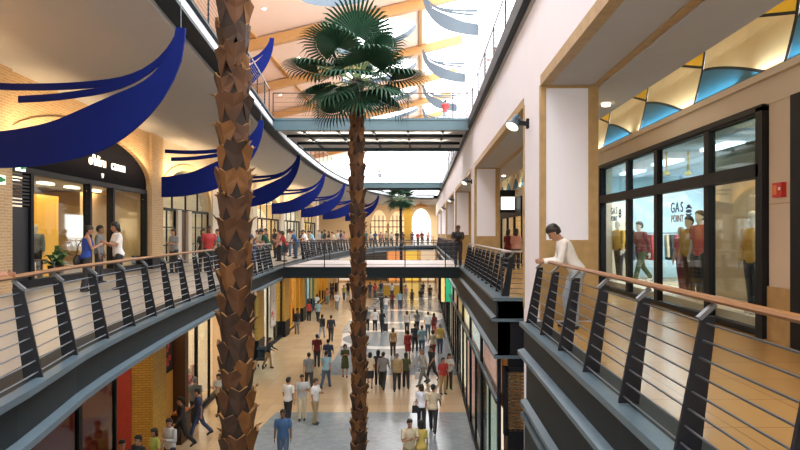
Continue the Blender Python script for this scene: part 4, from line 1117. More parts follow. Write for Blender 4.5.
def skel(pose, female):
    p = POSES[pose]; S = {}
    P0 = Vector((0, 0, .94)); L = DG(p['lean'])
    sp = Vector((0, -math.sin(L), math.cos(L))); fr = Vector((0, -math.cos(L), -math.sin(L)))
    S['sp'], S['fr'], S['P'] = sp, fr, P0
    at = lambda h, f=0.0: P0 + sp*(h-.94) + fr*f
    S['at'] = at
    sw = .165 if female else .19
    legs = []
    for s, (pi, kn) in zip((1, -1), p['legs']):
        hip = Vector((s*.092, 0, .90)); a = DG(pi)
        k = hip + Vector((s*.004, -math.sin(a), -math.cos(a)))*.42
        b = a-DG(kn); an = k + Vector((0, -math.sin(b), -math.cos(b)))*.405
        legs.append((hip, k, an, s, b))
    low = min(l[2].z for l in legs) - .075
    S['legs'] = legs; S['dz'] = -low
    arms = []
    for s, (pi, out, el, inn) in zip((1, -1), p['arms']):
        sh = at(1.415) + Vector((s*sw, 0, 0)); a = DG(pi); o = DG(out)
        d = Vector((s*math.sin(o), -math.sin(a)*math.cos(o), -math.cos(a)*math.cos(o)))
        e = sh + d*.285; a2 = a+DG(el); i = DG(inn)
        d2 = Vector((-s*math.sin(i)+s*math.sin(o)*.4, -math.sin(a2)*math.cos(i), -math.cos(a2)*math.cos(i))).normalized()
        w = e + d2*.25; arms.append((sh, e, w, d2, s))
    S['arms'] = arms; S['head'] = p['head']
    hc = at(1.50, .015); yaw, pit = DG(p['head'][0]), DG(p['head'][1])
    S['HM'] = Matrix.Translation(hc) @ Matrix.Rotation(yaw, 4, 'Z') @ Matrix.Rotation(pit + L*.35, 4, 'X')
    return S
TORSO = [(.80,.085,.075,0),(.86,.150,.098,-.008),(.93,.170,.112,-.014),(1.0,.158,.105,-.004),(1.08,.142,.094,.004),(1.18,.150,.102,.01),(1.28,.170,.115,.012),(1.36,.180,.112,.006),(1.42,.168,.092,0),(1.46,.105,.07,0),(1.50,.056,.056,0)]
TF = [(.80,.085,.075,0),(.86,.155,.105,-.012),(.93,.172,.118,-.02),(1.0,.150,.104,-.004),(1.08,.122,.088,.006),(1.18,.130,.098,.012),(1.27,.150,.125,.024),(1.35,.155,.108,.008),(1.42,.142,.085,0),(1.46,.090,.062,0),(1.50,.048,.048,0)]
def trings(S, T, lo, hi, add):
    out = []
    hs = [t[0] for t in T]
    def val(h):
        for a, c in zip(T, T[1:]):
            if a[0] <= h <= c[0]:
                k = (h-a[0])/(c[0]-a[0]); return [a[i]+(c[i]-a[i])*k for i in range(4)]
        return T[0] if h < T[0][0] else T[-1]
    zs = sorted(set([lo, hi] + [h for h in hs if lo < h < hi]))
    for h in zs:
        v = val(h); out.append((S['at'](h, v[3]), v[1]+add, v[2]+add, (1,0,0), S['fr']))
    return out
def limb(m, pts, rad, caps=True):
    pts = [Vector(p) for p in pts]
    m.tube(pts, rad, 12)
    if caps:
        for p, r in zip(pts, rad): m.ball(p, r, n=12, m=8)
def head_geo(m, HM, fem):
    H = lambda x, y, z: HM @ Vector((x, y, z))
    ax = HM.to_3x3() @ Vector((1,0,0)); fx = HM.to_3x3() @ Vector((0,-1,0))
    R = [(-.005,.022,.022,.062),(.012,.040,.042,.048),(.04,.054,.068,.026),(.08,.066,.086,.010),(.13,.074,.096,0),(.175,.074,.096,-.004),(.21,.062,.082,-.006),(.235,.040,.054,-.006),(.247,.012,.016,-.006)]
    m.loft([(H(0, -f, z+.03), a, b, ax, fx) for z, a, b, f in R], 16)
    m.tube([H(0, .012, -.06), H(0, .005, .07)], [.056 if not fem else .047, .053 if not fem else .044], 12)
    m.tube([H(0, -.088, .155), H(0, -.104, .115), H(0, -.108, .100), H(0, -.09, .088)], [.009, .014, .017, .010], 8)
    for s in (1, -1): m.ball(H(s*.076, .005, .125), .012, .020, .030, 8, 6)
    m.ball(H(0, -.083, .062), .022, .012, .010, 8, 6)
def hand_geo(m, w, d, s, curl=.5):
    d = d.normalized(); side = d.cross(Vector((0, 0, 1)))
    if side.length < .3: side = d.cross(Vector((1, 0, 0)))
    inn = Vector((-s, 0, 0)); pn = (inn - d*inn.dot(d))
    pn = pn.normalized() if pn.length > .2 else side.normalized()     # palm faces inwards
    sd = d.cross(pn).normalized()
    if sd.y > 0 or (abs(sd.y) < .2 and sd.z < 0): sd = -sd               # thumb side forwards
    m.loft([(w - d*.015, .024, .020, sd, pn), (w+d*.02, .030, .018, sd, pn), (w+d*.06, .040, .015, sd, pn), (w+d*.092, .038, .012, sd, pn)], 10)
    for i, ln in enumerate((.070, .078, .073, .058)):
        b = w + d*.085 + sd*(.030-.020*i); d1 = (d + pn*.25*curl).normalized(); d2 = (d + pn*1.1*curl).normalized()
        m.tube([b, b+d1*ln*.5, b+d1*ln*.5+d2*ln*.5], [.0088, .0085, .007], 7); m.ball(b+d1*ln*.5+d2*ln*.5, .007, n=7, m=5)
    t0 = w + d*.025 + sd*.028; d1 = (d*.75 + sd*.65 + pn*.35).normalized(); d2 = (d + sd*.15 + pn*.4).normalized()
    m.tube([t0, t0+d1*.038, t0+d1*.038+d2*.03], [.013, .0105, .008], 7); m.ball(t0+d1*.038+d2*.03, .008, n=7, m=5)
def remesh(m, vox, mats, name, smooth=2):
    me = m.mesh('raw', mats[0]); o = bpy.data.objects.new('raw', me); COL.objects.link(o)
    r = o.modifiers.new('r', 'REMESH'); r.mode = 'VOXEL'; r.voxel_size = vox; r.use_smooth_shade = True
    if smooth:
        sm_ = o.modifiers.new('s', 'SMOOTH'); sm_.iterations = smooth; sm_.factor = .5
    bpy.context.view_layer.update(); dg = bpy.context.evaluated_depsgraph_get()
    out = bpy.data.meshes.new_from_object(o.evaluated_get(dg)); out.name = name
    bpy.data.objects.remove(o); bpy.data.meshes.remove(me)
    out.materials.clear()
    for mm in mats: out.materials.append(mm)
    out.polygons.foreach_set('use_smooth', [True]*len(out.polygons))
    return out
skin0 = mat('skin_base', (.45,.24,.15), .55, 0, .06, 9); eye_m = mat('eye_dark', (.02,.015,.01), .3); lip_m = mat('lip', (.32,.10,.08), .5)
GEO = {}
def shift(m, dz): m.v = [(x, y, z+dz) for x, y, z in m.v]
def body(pose, fem, vox=.0105):
    k = ('b', pose, fem, vox)
    if k in GEO: return GEO[k]
    S = skel(pose, fem); m = MB(); T = TF if fem else TORSO
    m.loft(trings(S, T, .80, 1.50, 0), 18)
    head_geo(m, S['HM'], fem); f = .86 if fem else 1.0
    for hip, kn, an, s, b in S['legs']:
        mid = hip.lerp(kn, .5); cal = kn.lerp(an, .3) + Vector((0, .012, 0))
        limb(m, [hip, mid, kn, cal, kn.lerp(an, .7), an], [.088, .074, .055, .056*f+.003, .043*f, .036])
        fd = Vector((0, -math.cos(b*.35), -.18 if b > -.15 else -.62)).normalized() if b < 0 else Vector((0, -1, -.18)).normalized()
        limb(m, [an+Vector((0, .03, -.035)), an+fd*.07+Vector((0,0,-.03)), an+fd*.14+Vector((0,0,-.032))], [.034, .032, .026])
    for sh, e, w, d2, s in S['arms']:
        limb(m, [sh, sh.lerp(e, .5), e, e.lerp(w, .35), w], [.054*f, .046*f, .038*f, .037*f, .025])
        hand_geo(m, w, d2, s)
    shift(m, S['dz']); me = remesh(m, vox, [skin0, eye_m, lip_m], 'person_body')
    HM = Matrix.Translation((0, 0, S['dz'])) @ S['HM']
    for s in (1, -1):
        c = HM @ Vector((s*.031, -.088, .145))
        for p in me.polygons:
            if (p.center-c).length < .0135: p.material_index = 1
    c = HM @ Vector((0, -.095, .062))
    for p in me.polygons:
        d = HM.inverted() @ p.center
        if abs(d.x) < .024 and abs(d.z-.062) < .009 and d.y < -.07: p.material_index = 2
    GEO[k] = me; return me
def top_geo(pose, fem, kind, vox=.012):
    k = ('t', pose, fem, kind, vox)
    if k in GEO: return GEO[k]
    S = skel(pose, fem); m = MB(); T = TF if fem else TORSO; f = .88 if fem else 1.0
    hem = .87 if kind != 'dress' else .86
    m.loft(trings(S, T, hem, 1.485 if kind != 'tank' else 1.43, .024), 20)
    for sh, e, w, d2, s in S['arms']:
        if kind == 'tank': continue
        m.ball(sh, .066*f, n=12, m=8)
        if kind in ('short', 'dress'): m.tube([sh, sh.lerp(e, .35), sh.lerp(e, .78)], [.068*f, .066*f, .064*f], 14)
        else:
            m.tube([sh, e], [.066*f, .054*f], 14); m.ball(e, .054*f, n=12, m=8); m.tube([e, w], [.054*f, .040*f], 14)
    if kind == 'dress':
        (h1, k1, _, _, _), (h2, k2, _, _, _) = S['legs']; kc = (k1+k2)/2
        m.loft([(Vector((0, .0, .96)), .178, .125, (1,0,0), (0,-1,0)), (Vector((0, kc.y*.3, .75)), .205, .165, (1,0,0), (0,-1,0)), (Vector((0, kc.y*.8, .47)), .22, .15+abs(k1.y-k2.y)*.45, (1,0,0), (0,-1,0))], 20)
    shift(m, S['dz']); GEO[k] = remesh(m, vox, [white], 'shirt', 3); return GEO[k]
def leg_geo(pose, fem, kind, vox=.012):
    k = ('l', pose, fem, kind, vox)
    if k in GEO: return GEO[k]
    S = skel(pose, fem); m = MB(); T = TF if fem else TORSO
    S2 = dict(S); 
    m.loft(trings(S, T, .80, 1.0, .016), 20)
    if kind == 'skirt':
        (h1, k1, _, _, _), (h2, k2, _, _, _) = S['legs']; kc = (k1+k2)/2
        m.loft([(Vector((0, .0, 1.0)), .16, .118, (1,0,0), (0,-1,0)), (Vector((0, kc.y*.3, .80)), .192, .145, (1,0,0), (0,-1,0)), (Vector((0, kc.y*.8, .50)), .20, .13+abs(k1.y-k2.y)*.45, (1,0,0), (0,-1,0))], 20)
    else:
        for hip, kn, an, s, b in S['legs']:
            m.ball(hip, .104, n=14, m=8)
            if kind == 'shorts': m.tube([hip, hip.lerp(kn, .95)], [.104, .086], 14)
            else:
                m.tube([hip, hip.lerp(kn, .5), kn], [.104, .092, .074], 14); m.ball(kn, .074, n=12, m=8)
                m.tube([kn, kn.lerp(an, .5), an+(an-kn).normalized()*.015], [.074, .068, .066], 14)
    shift(m, S['dz']); GEO[k] = remesh(m, vox, [white], 'trousers', 3); return GEO[k]
def shoe_geo(pose, fem):
    k = ('s', pose, fem)
    if k in GEO: return GEO[k]
    S = skel(pose, fem); out = []
    for hip, kn, an, s, b in S['legs']:
        fd = Vector((0, -math.cos(b*.35), -.18 if b > -.15 else -.62)).normalized() if b < 0 else Vector((0, -1, -.12)).normalized()
        m = MB(); limb(m, [an+Vector((0, .035, -.032)), an+fd*.07+Vector((0,0,-.030)), an+fd*.155+Vector((0,0,-.034))], [.043, .042, .036]); shift(m, S['dz'])
        out.append(remesh(m, .012, [white], 'shoe', 1))
    GEO[k] = out; return out
def hair_geo(pose, fem, kind):
    k = ('h', pose, fem, kind)
    if k in GEO: return GEO[k]
    S = skel(pose, fem); HM = S['HM']; m = MB()
    H = lambda x, y, z: HM @ Vector((x, y, z)); ax = HM.to_3x3() @ Vector((1,0,0)); fx = HM.to_3x3() @ Vector((0,-1,0)); uz = HM.to_3x3() @ Vector((0,0,1))
    g = .010 if kind == 'crop' else .016
    R = [(.135,.078,.060,-.052),(.165,.080,.078,-.034),(.19,.081,.096,-.012),(.225,.070,.090,-.008),(.255,.050,.066,-.008),(.274,.022,.03,-.008)]
    m.loft([(H(0, -f, z), a+g, b+g, ax, fx) for z, a, b, f in R], 18)
    m.loft([(H(0, .055, .07), .052, .045, ax, fx), (H(0, .048, .11), .072+g*.5, .056+g, ax, fx), (H(0, .04, .17), .078+g*.5, .066+g, ax, fx)], 16)
    if kind in ('long', 'bob'):
        lo = -.14 if kind == 'long' else -.01
        m.loft([(H(0, .075, lo), .062, .028, ax, fx), (H(0, .075, .03), .088, .05, ax, fx), (H(0, .05, .12), .094, .066, ax, fx), (H(0, .03, .2), .088, .075, ax, fx)], 16)
        for s in (1, -1): m.tube([H(s*.074, .01, .20), H(s*.082, .012, .12), H(s*.074, .028, max(lo, .0)+.02)], [.03, .028, .016], 8)
    if kind == 'bun': m.ball(H(0, .105, .20), .045, n=12, m=8)
    if kind == 'full':
        m.loft([(H(0, .02, .17), .092, .105, ax, fx), (H(0, .01, .225), .094, .112, ax, fx), (H(0, .01, .268), .062, .076, ax, fx), (H(0, .01, .288), .02, .03, ax, fx)], 18)
    shift(m, S['dz']); GEO[k] = remesh(m, .011, [white], 'hair', 2); return GEO[k]
CLOTH = {'white': (.72,.70,.68), 'cream': (.66,.55,.38), 'black': (.014,.014,.017), 'navy': (.018,.028,.07), 'blue': (.045,.11,.24), 'sky': (.22,.36,.50), 'red': (.42,.03,.03), 'maroon': (.16,.018,.024), 'grey': (.20,.21,.21),
         'pale grey': (.46,.47,.47), 'olive': (.07,.085,.035), 'green': (.03,.10,.06), 'khaki': (.36,.27,.14), 'tan': (.48,.30,.14), 'yellow': (.62,.46,.12), 'denim': (.075,.115,.18), 'pale denim': (.30,.36,.42), 'pink': (.60,.30,.28), 'charcoal': (.035,.036,.042),
         'brown': (.10,.05,.025), 'royal': (.02,.06,.34), 'teal': (.05,.20,.24), 'lime': (.42,.46,.10), 'orange': (.60,.20,.04), 'gold': (.50,.28,.03), 'plaster': (.62,.58,.52)}
def cm(c): return mat('cloth_'+c.replace(' ', '_'), CLOTH[c], .85, 0, .12, 14)
HAIR = {'black': mat('hair_black', (.010,.008,.007), .5, 0, .2, 20), 'brown': mat('hair_brown', (.035,.018,.008), .5, 0, .2, 20), 'grey': mat('hair_grey', (.20,.19,.18), .6, 0, .2, 20)}
SKIN = [mat('skin_tan', (.42,.21,.125), .5, 0, .06, 9), mat('skin_fair', (.55,.33,.23), .5, 0, .06, 9), mat('skin_dark', (.16,.075,.04), .5, 0, .06, 9), mat('skin_olive', (.34,.18,.10), .5, 0, .06, 9)]
def setm(o, m, i=0):
    o.material_slots[i].link = 'OBJECT'; o.material_slots[i].material = m
def stripe_mat(name, c1, c2, sc):
    if name in MATS: return MATS[name]
    m = mat(name, c1, .85); nt = m.node_tree; wv = nt.nodes.new('ShaderNodeTexWave'); wv.bands_direction = 'Z'; wv.inputs['Scale'].default_value = sc
    tc = nt.nodes.new('ShaderNodeTexCoord'); nt.links.new(tc.outputs['Object'], wv.inputs[0]); mx = nt.nodes.new('ShaderNodeMix'); mx.data_type = 'RGBA'
    gt = nt.nodes.new('ShaderNodeMath'); gt.operation = 'GREATER_THAN'; gt.inputs[1].default_value = .5; nt.links.new(wv.outputs['Fac'], gt.inputs[0]); nt.links.new(gt.outputs[0], mx.inputs[0])
    mx.inputs[6].default_value = (*c1, 1); mx.inputs[7].default_value = (*c2, 1); nt.links.new(mx.outputs[2], nt.nodes['Principled BSDF'].inputs['Base Color']); return m
def person(x, y, z, rz, pose, fem, top, topc, bot, botc, hair, hairc, label, group=None, sc=1.0, skin=0, vox=.0105, shoec='black', kindname='person', cat='person', bodym=None):
    o = bpy.data.objects.new(kindname, body(pose, fem, vox)); COL.objects.link(o); o.location = (x, y, z); o.rotation_euler = (0, 0, rz); s = sc*(.94 if fem else 1.0); o.scale = (s, s, s)
    ORI[o.name] = Vector((x, y, z)); tag(o, label, cat, group); setm(o, bodym or SKIN[skin])
    if bodym: setm(o, bodym, 1); setm(o, bodym, 2)
    if top:
        c = link_child('dress' if top == 'dress' else 'shirt', top_geo(pose, fem, top), o); setm(c, topc if not isinstance(topc, str) else cm(topc))
    if bot and top != 'dress':
        c = link_child({'trousers': 'trousers', 'skirt': 'skirt', 'shorts': 'shorts'}[bot], leg_geo(pose, fem, bot), o); setm(c, cm(botc))
    for me in shoe_geo(pose, fem):
        c = link_child('shoe', me, o); setm(c, cm(shoec))
    if hair: c = link_child('hair', hair_geo(pose, fem, hair), o); setm(c, HAIR[hairc])
    return o
AWAY, TOW = PI, 0.0
GF = 'people on the ground floor'; GL = 'people along the left gallery'; GFar = 'people at the far end of the upper gallery'
def gp(xp, yf, rz, pose, fem, top, topc, bot, botc, hair, hairc, label, sc=1.0, skin=0, group=GF):
    Y = CZ*F/(yf-VY); x = px(xp, Y)
    return person(x, Y, 0, rz, pose, fem, top, topc, bot, botc, hair, hairc, label, group, sc, skin)
T_, S_, D_ = 'trousers', 'skirt', 'dress'
people = [
 (283,466, .1,'stand',0,'short','blue',T_,'denim','crop','black','man in blue polo shirt and grey jeans, nearest person at the bottom left of centre',1.0,2),
 (288,424,AWAY-.5,'stand',0,'short','white',T_,'black','crop','black','man in white tee and black trousers, left one of three men chatting'),
 (302,420,.15,'stand2',0,'short','pale grey',T_,'cream','crop','black','man in pale grey shirt and cream trousers, middle one of three men chatting'),
 (315,424,1.2,'stand2',0,'short','white',T_,'khaki','crop','brown','man in white shirt and khaki trousers, right one of three men chatting',.98),
 (309,390,AWAY+.3,'walk',0,'short','grey',T_,'charcoal','crop','black','man in grey shirt and charcoal trousers walking behind the three chatting men'),
 (326,388,AWAY-.2,'walk2',0,'short','sky',T_,'denim','crop','black','man in light blue denim shirt and jeans striding away'),
 (328,372,AWAY,'walk',0,'short','navy',T_,'navy','crop','black','man in navy shirt just beyond the man in light blue denim'),
 (317,367,AWAY+.2,'stand',0,'short','maroon',T_,'black','crop','black','man in dark red shirt and black trousers behind the group of chatting men'),
 (345,377,.2,'hold',1,'dress','olive',D_,'olive','bob','brown','woman in dark olive dress walking alone left of the second palm'),
 (268,368,1.2,'push',1,'long','black',T_,'tan','bob','black','woman in black top and tan trousers beside a dark pushchair',1.0),
 (331,341,AWAY+.1,'walk',0,'long','charcoal',T_,'black','crop','brown','person in charcoal shirt walking away left of the second palm'),
 (322,338,AWAY-.2,'walk2',1,'long','black',T_,'pale denim','bob','black','woman in black top and pale jeans beside the person in charcoal'),
 (318,322,AWAY,'walk',0,'short','sky',T_,'charcoal','crop','brown','man in pale blue shirt ahead of the couple in black'),
 (309,321,AWAY+.3,'stand',1,'short','red',T_,'black','bob','black','woman in red top near the left shop with the red poster'),
 (297,334,.3,'stand',0,'long','black',T_,'grey','crop','black','person in black jacket standing by the yellow pier on the left'),
 (303,315,AWAY-.3,'stand2',0,'short','blue',T_,'maroon','crop','brown','man in blue shirt behind the woman in red'),
 (317,312,AWAY,'bag',1,'short','white',T_,'denim','bob','brown','woman in white top and jeans near the yellow portal shop'),
 (327,304,.4,'stand',1,'tank','pink',T_,'sky','long','brown','woman in pink top by the blue lit shop far left'),
 (337,310,.1,'walk',0,'short','white',T_,'grey','crop','grey','man in white shirt and grey trousers walking towards us far left'),
 (367,331,AWAY,'stand',0,'short','grey',T_,'black','crop','black','man in grey shirt, left of the trio right of the second palm'),
 (375,331,AWAY+.2,'stand',1,'short','white',T_,'black','bob','black','woman in white top, middle of the trio right of the second palm'),
 (382,332,AWAY-.3,'bag',1,'long','black',T_,'black','bob','black','woman all in black with a wheeled bag, right of the trio'),
 (407,334,AWAY,'stand',1,'tank','white',T_,'black','bob','black','woman in white sleeveless top and black trousers in mid hall'),
 (393,356,AWAY+.1,'stand',1,'short','tan',T_,'brown','bob','brown','woman in tan top and brown trousers standing alone in mid hall'),
 (408,358,AWAY,'walk',1,'long','red','skirt','red','bob','black','woman dressed all in red in the crowd at right centre'),
 (415,352,AWAY-.1,'walk2',0,'short','charcoal',T_,'black','crop','black','man in charcoal shirt right of the woman all in red'),
 (422,354,AWAY,'walk',0,'short','sky',T_,'denim','crop','brown','man in light blue shirt and jeans in the right crowd'),
 (433,358,AWAY+.2,'walk2',1,'short','cream',T_,'red','bob','brown','woman in cream top and red trousers in the right crowd'),
 (440,353,AWAY-.2,'stand',0,'short','yellow',T_,'denim','crop','grey','man in yellow shirt and jeans close to the right shop front'),
 (428,337,AWAY,'stand',0,'short','white',T_,'denim','crop','brown','man in white tee and jeans at the back of the right crowd'),
 (417,333,AWAY+.3,'stand2',1,'short','grey',T_,'black','long','black','woman in grey top and black trousers left of the white tee man'),
 (434,336,AWAY,'walk',1,'long','maroon',T_,'red','long','black','woman in maroon top and red trousers right of the white tee man'),
 (370,388,AWAY,'stand',1,'short','cream','skirt','black','bob','black','woman in cream top and black skirt, leftmost in the row of five'),
 (378,385,AWAY,'stand',1,'short','black',T_,'black','bob','black','woman in black, second from left in the row of five'),
 (383,389,AWAY-.1,'walk',0,'short','grey',T_,'black','crop','black','man in grey shirt and black trousers, third in the row of five'),
 (397,391,AWAY,'walk2',0,'short','khaki',T_,'black','crop','grey','man in khaki shirt and black trousers, fourth in the row of five'),
 (406,388,AWAY+.1,'bag',1,'short','olive',T_,'black','bob','black','woman in dark olive top, rightmost in the row of five'),
 (423,385,-1.0,'walk',0,'long','pale grey',T_,'grey','crop','grey','man in pale grey shirt carrying a white bag',1.0),
 (432,381,-.9,'walk2',0,'short','charcoal',T_,'charcoal','crop','black','man in charcoal beyond the one with the white bag'),
 (443,394,.5,'stand',0,'short','red',T_,'khaki','crop','brown','child in red tee and khaki trousers by the right shop front',.93),
 (449,389,.3,'hold',1,'short','pale grey',T_,'black','long','black','woman with long black hair behind the child in red'),
 (421.5,429,AWAY+.05,'bag',1,'short',None,T_,'black','bob','brown','woman in red and white striped top with a dark handbag'),
 (433,432,AWAY-.1,'walk',0,'short','cream',T_,'black','full','black','man in cream shirt and black trousers beside the striped top woman'),
 (409,478,.4,'hold',0,'short','cream',T_,'khaki','crop','black','person in cream shirt facing us at the bottom centre'),
 (421,476,AWAY+.3,'stand',1,'short','yellow',T_,'khaki','bob','black','person in pale yellow top seen from behind at the bottom centre'),
 # far part of the ground floor
 (364,299,AWAY,'stand',1,'short','maroon',T_,'black','bob','black','person in maroon top far away right of the second palm'),
 (370,298,AWAY,'stand',0,'short','navy',T_,'denim','crop','black','person in navy top far away beside the maroon top'),
 (375,298,AWAY,'stand',1,'short','red',T_,'navy','bob','brown','person in red top far away right of the navy top'),
 (382,313,AWAY,'walk',0,'short','charcoal',T_,'black','crop','black','person in charcoal far away, left of the white top'),
 (386,314,AWAY,'stand',1,'short','white',T_,'pale denim','bob','brown','person in white top and pale jeans near the far kiosk'),
 (392,309,AWAY,'hold',1,'short','maroon',T_,'black','bob','black','person in maroon near the far kiosk'),
 (400,309,AWAY,'walk2',0,'short','sky',T_,'navy','crop','brown','person in light blue top just right of the distant palm'),
 (412,305,AWAY,'walk',1,'tank','black',T_,'black','long','black','person in black walking away in the far right of the hall'),
 (421,306,AWAY,'stand',0,'short','charcoal',T_,'grey','crop','black','person in charcoal top and grey trousers far right of the hall'),
 (392,298,.1,'stand',1,'short','white',T_,'black','bob','black','person in white standing before the yellow kiosk'),
 (381,296,.2,'walk',0,'short','navy',T_,'grey','crop','black','person in navy walking just left of the yellow kiosk'),
 (423,296,.0,'walk2',1,'short','black',T_,'grey','bob','brown','person in black far off by the right shop fronts'),
 (344,300,.0,'walk',1,'short','lime',T_,'denim','bob','brown','person in lime top far off left of the second palm'),
 (348,296,.2,'stand',0,'short','charcoal',T_,'black','crop','black','person in charcoal far off left of the second palm'),
 (332,300,AWAY,'walk2',0,'short','navy',T_,'black','crop','black','person in navy far off before the orange lit shop'),
 (430,301,AWAY,'walk',0,'short','brown',T_,'black','crop','black','person in brown far off beside the green hanging sign'),
 (406,300,.1,'stand',1,'short','pink',T_,'pale denim','bob','brown','person in pink far off right of the distant palm'),
 # lower left by the shops
 (199,437,-1.2,'walk',0,'short','navy',T_,'navy','crop','black','man in navy shirt and trousers walking right below the left balcony'),
 (182,448,-.9,'walk2',0,'long','black',T_,'black','crop','black','person in black leaning into a stride behind the man in navy'),
 (195,424,AWAY,'stand',0,'short','grey',T_,'charcoal','crop','grey','man in grey shirt at the counter under the black framed poster'),
 (219,415,-.3,'bag',1,'short','pale grey',T_,'black','bob','black','woman in pale grey top and black trousers left of the near palm'),
 (155,486,-.6,'stand',1,'short','lime',T_,'black','bob','black','woman in lime top in the shade below the left balcony'),
 (170,478,-.4,'stand2',0,'long','pale grey',T_,'black','crop','black','person in pale grey beside the woman in lime'),
 (172,500,-.2,'stand',0,'short','orange',T_,'brown','crop','brown','child in orange top at the bottom left',.72),
 (139,500,-.5,'stand',0,'long','charcoal',T_,'black','crop','black','person in charcoal left of the woman in lime'),
 (122,506,.5,'stand2',0,'long','black',T_,'black','crop','black','person in black standing before the dark coffee shop'),
]
stripes = stripe_mat('striped_red', CLOTH['red'], (.7,.55,.5), 8)
for p in people:
    p = list(p)
    if p[5] is None: p[5] = stripes
    gp(*p)
# things people carry or push
Yb = CZ*F/(368-VY); X = px(261, Yb)
pc = thing('pushchair', (X, Yb, 0), 'dark pushchair with small wheels beside the woman in black', 'pushchair')
MB().prism([(X-.22, Yb-.3, .45), (X-.22, Yb+.25, .40), (X-.22, Yb+.38, .95), (X-.22, Yb+.30, .98), (X-.22, Yb+.12, .55), (X-.22, Yb-.3, .52)], (.44, 0, 0)).build('seat', cm('black'), pc)
MB().prism([(X-.22, Yb-.02, .98), (X-.22, Yb+.12, 1.10), (X-.22, Yb+.34, 1.08), (X-.22, Yb+.36, .9)], (.44, 0, 0)).build('hood', cm('charcoal'), pc)
for s in (-1, 1):
    MB().tube([(X+s*.2, Yb-.35, .1), (X+s*.2, Yb+.38, .95), (X+s*.2, Yb+.5, 1.02)], .014, 6).build('frame', postm, pc)
    for d in (-.35, .25): MB().tube([(X+s*.2-.02, Yb+d, .09), (X+s*.2+.02, Yb+d, .09)], .09, 14).build('wheel', postm, pc)
def handbag(xp, yf, dx, dz, col, label, s=1.0):
    Y = CZ*F/(yf-VY)-.12; x = px(xp, Y)+dx; t = thing('bag', (x, Y, dz), label, 'bag')
    MB().prism([(x-.15*s, Y, dz), (x+.15*s, Y, dz), (x+.13*s, Y, dz+.26*s), (x-.13*s, Y, dz+.26*s)], (0, .1, 0)).build('pouch', cm(col), t)
    MB().tube([(x-.08, Y+.05, dz+.26*s), (x-.06, Y+.05, dz+.42*s), (x+.06, Y+.05, dz+.42*s), (x+.08, Y+.05, dz+.26*s)], .012, 6).build('handle', cm(col), t)
handbag(418, 429, -.08, .62, 'black', 'dark handbag carried by the woman in the striped top')
handbag(421, 385, -.10, .30, 'white', 'white carrier bag in the hand of the man in pale grey', 1.2)
Yb = CZ*F/(332-VY); X = px(385.5, Yb); wb = thing('wheeled_bag', (X, Yb, 0), 'dark wheeled bag beside the woman all in black', 'bag')
MB().box(X-.17, Yb-.12, .08, X+.17, Yb+.12, .62).build('case', cm('charcoal'), wb); MB().tube([(X-.1, Yb+.1, .6), (X-.1, Yb+.1, .98), (X+.1, Yb+.1, .98), (X+.1, Yb+.1, .6)], .012, 6).build('handle', rodm, wb)
for s in (-1, 1): MB().tube([(X+s*.12-.02, Yb, .05), (X+s*.12+.02, Yb, .05)], .05, 12).build('wheel', postm, wb)

# man leaning on the near right railing
person(2.42, 9.75, L1, -PI/2-.12, 'lean', 0, 'long', 'white', T_, 'pale denim', 'full', 'black', 'man in white shirt and pale jeans leaning on the near right railing, looking down', None, .98, 3, .008, 'charcoal')
# man in black standing where the footbridge meets the right gallery
person(px(458, 27.6), 27.6, L1+.02, -.1, 'lean2', 0, 'short', 'black', T_, 'black', 'crop', 'brown', 'man in black standing at the right end of the lower footbridge', None, 1.06, 2)
# two women and a man before the black arched shop
person(px(86, 15.9), 15.9, L1, PI*.72, 'hold', 1, 'tank', 'royal', T_, 'black', 'bun', 'black', 'woman in royal blue sleeveless top and black trousers before the black shop', None, 1.02, 0, .008)
person(px(118, 16.6), 16.6, L1, -.75, 'hold', 1, 'short', 'white', T_, 'black', 'bob', 'black', 'woman in white tee and black trousers with hands together before the black shop', None, 1.08, 0, .008)
person(px(99, 18.6), 18.6, L1, PI*.6, 'stand', 0, 'long', 'grey', T_, 'charcoal', 'crop', 'black', 'man in grey jacket behind the woman in royal blue', None, .98, 3)
hb = thing('shoulder_bag', (px(78, 15.9), 15.9, L1+.62), 'black shoulder bag at the side of the woman in royal blue', 'bag'); X = px(79, 15.9)
MB().ball((X, 15.85, L1+.78), .10, .16, .17, 14, 10).build('pouch', cm('black'), hb); MB().tube([(X, 15.78, L1+.92), (X+.04, 15.8, L1+1.2), (X+.1, 15.9, L1+1.36)], .012, 6).build('strap', cm('black'), hb)
# person cut by the left edge of the photo
person(-4.74, 6.2, L1, PI*.5, 'lean', 0, 'short', 'navy', T_, 'navy', 'crop', 'brown', 'person in navy at the left edge, by the railing', None, 1.0, 0)
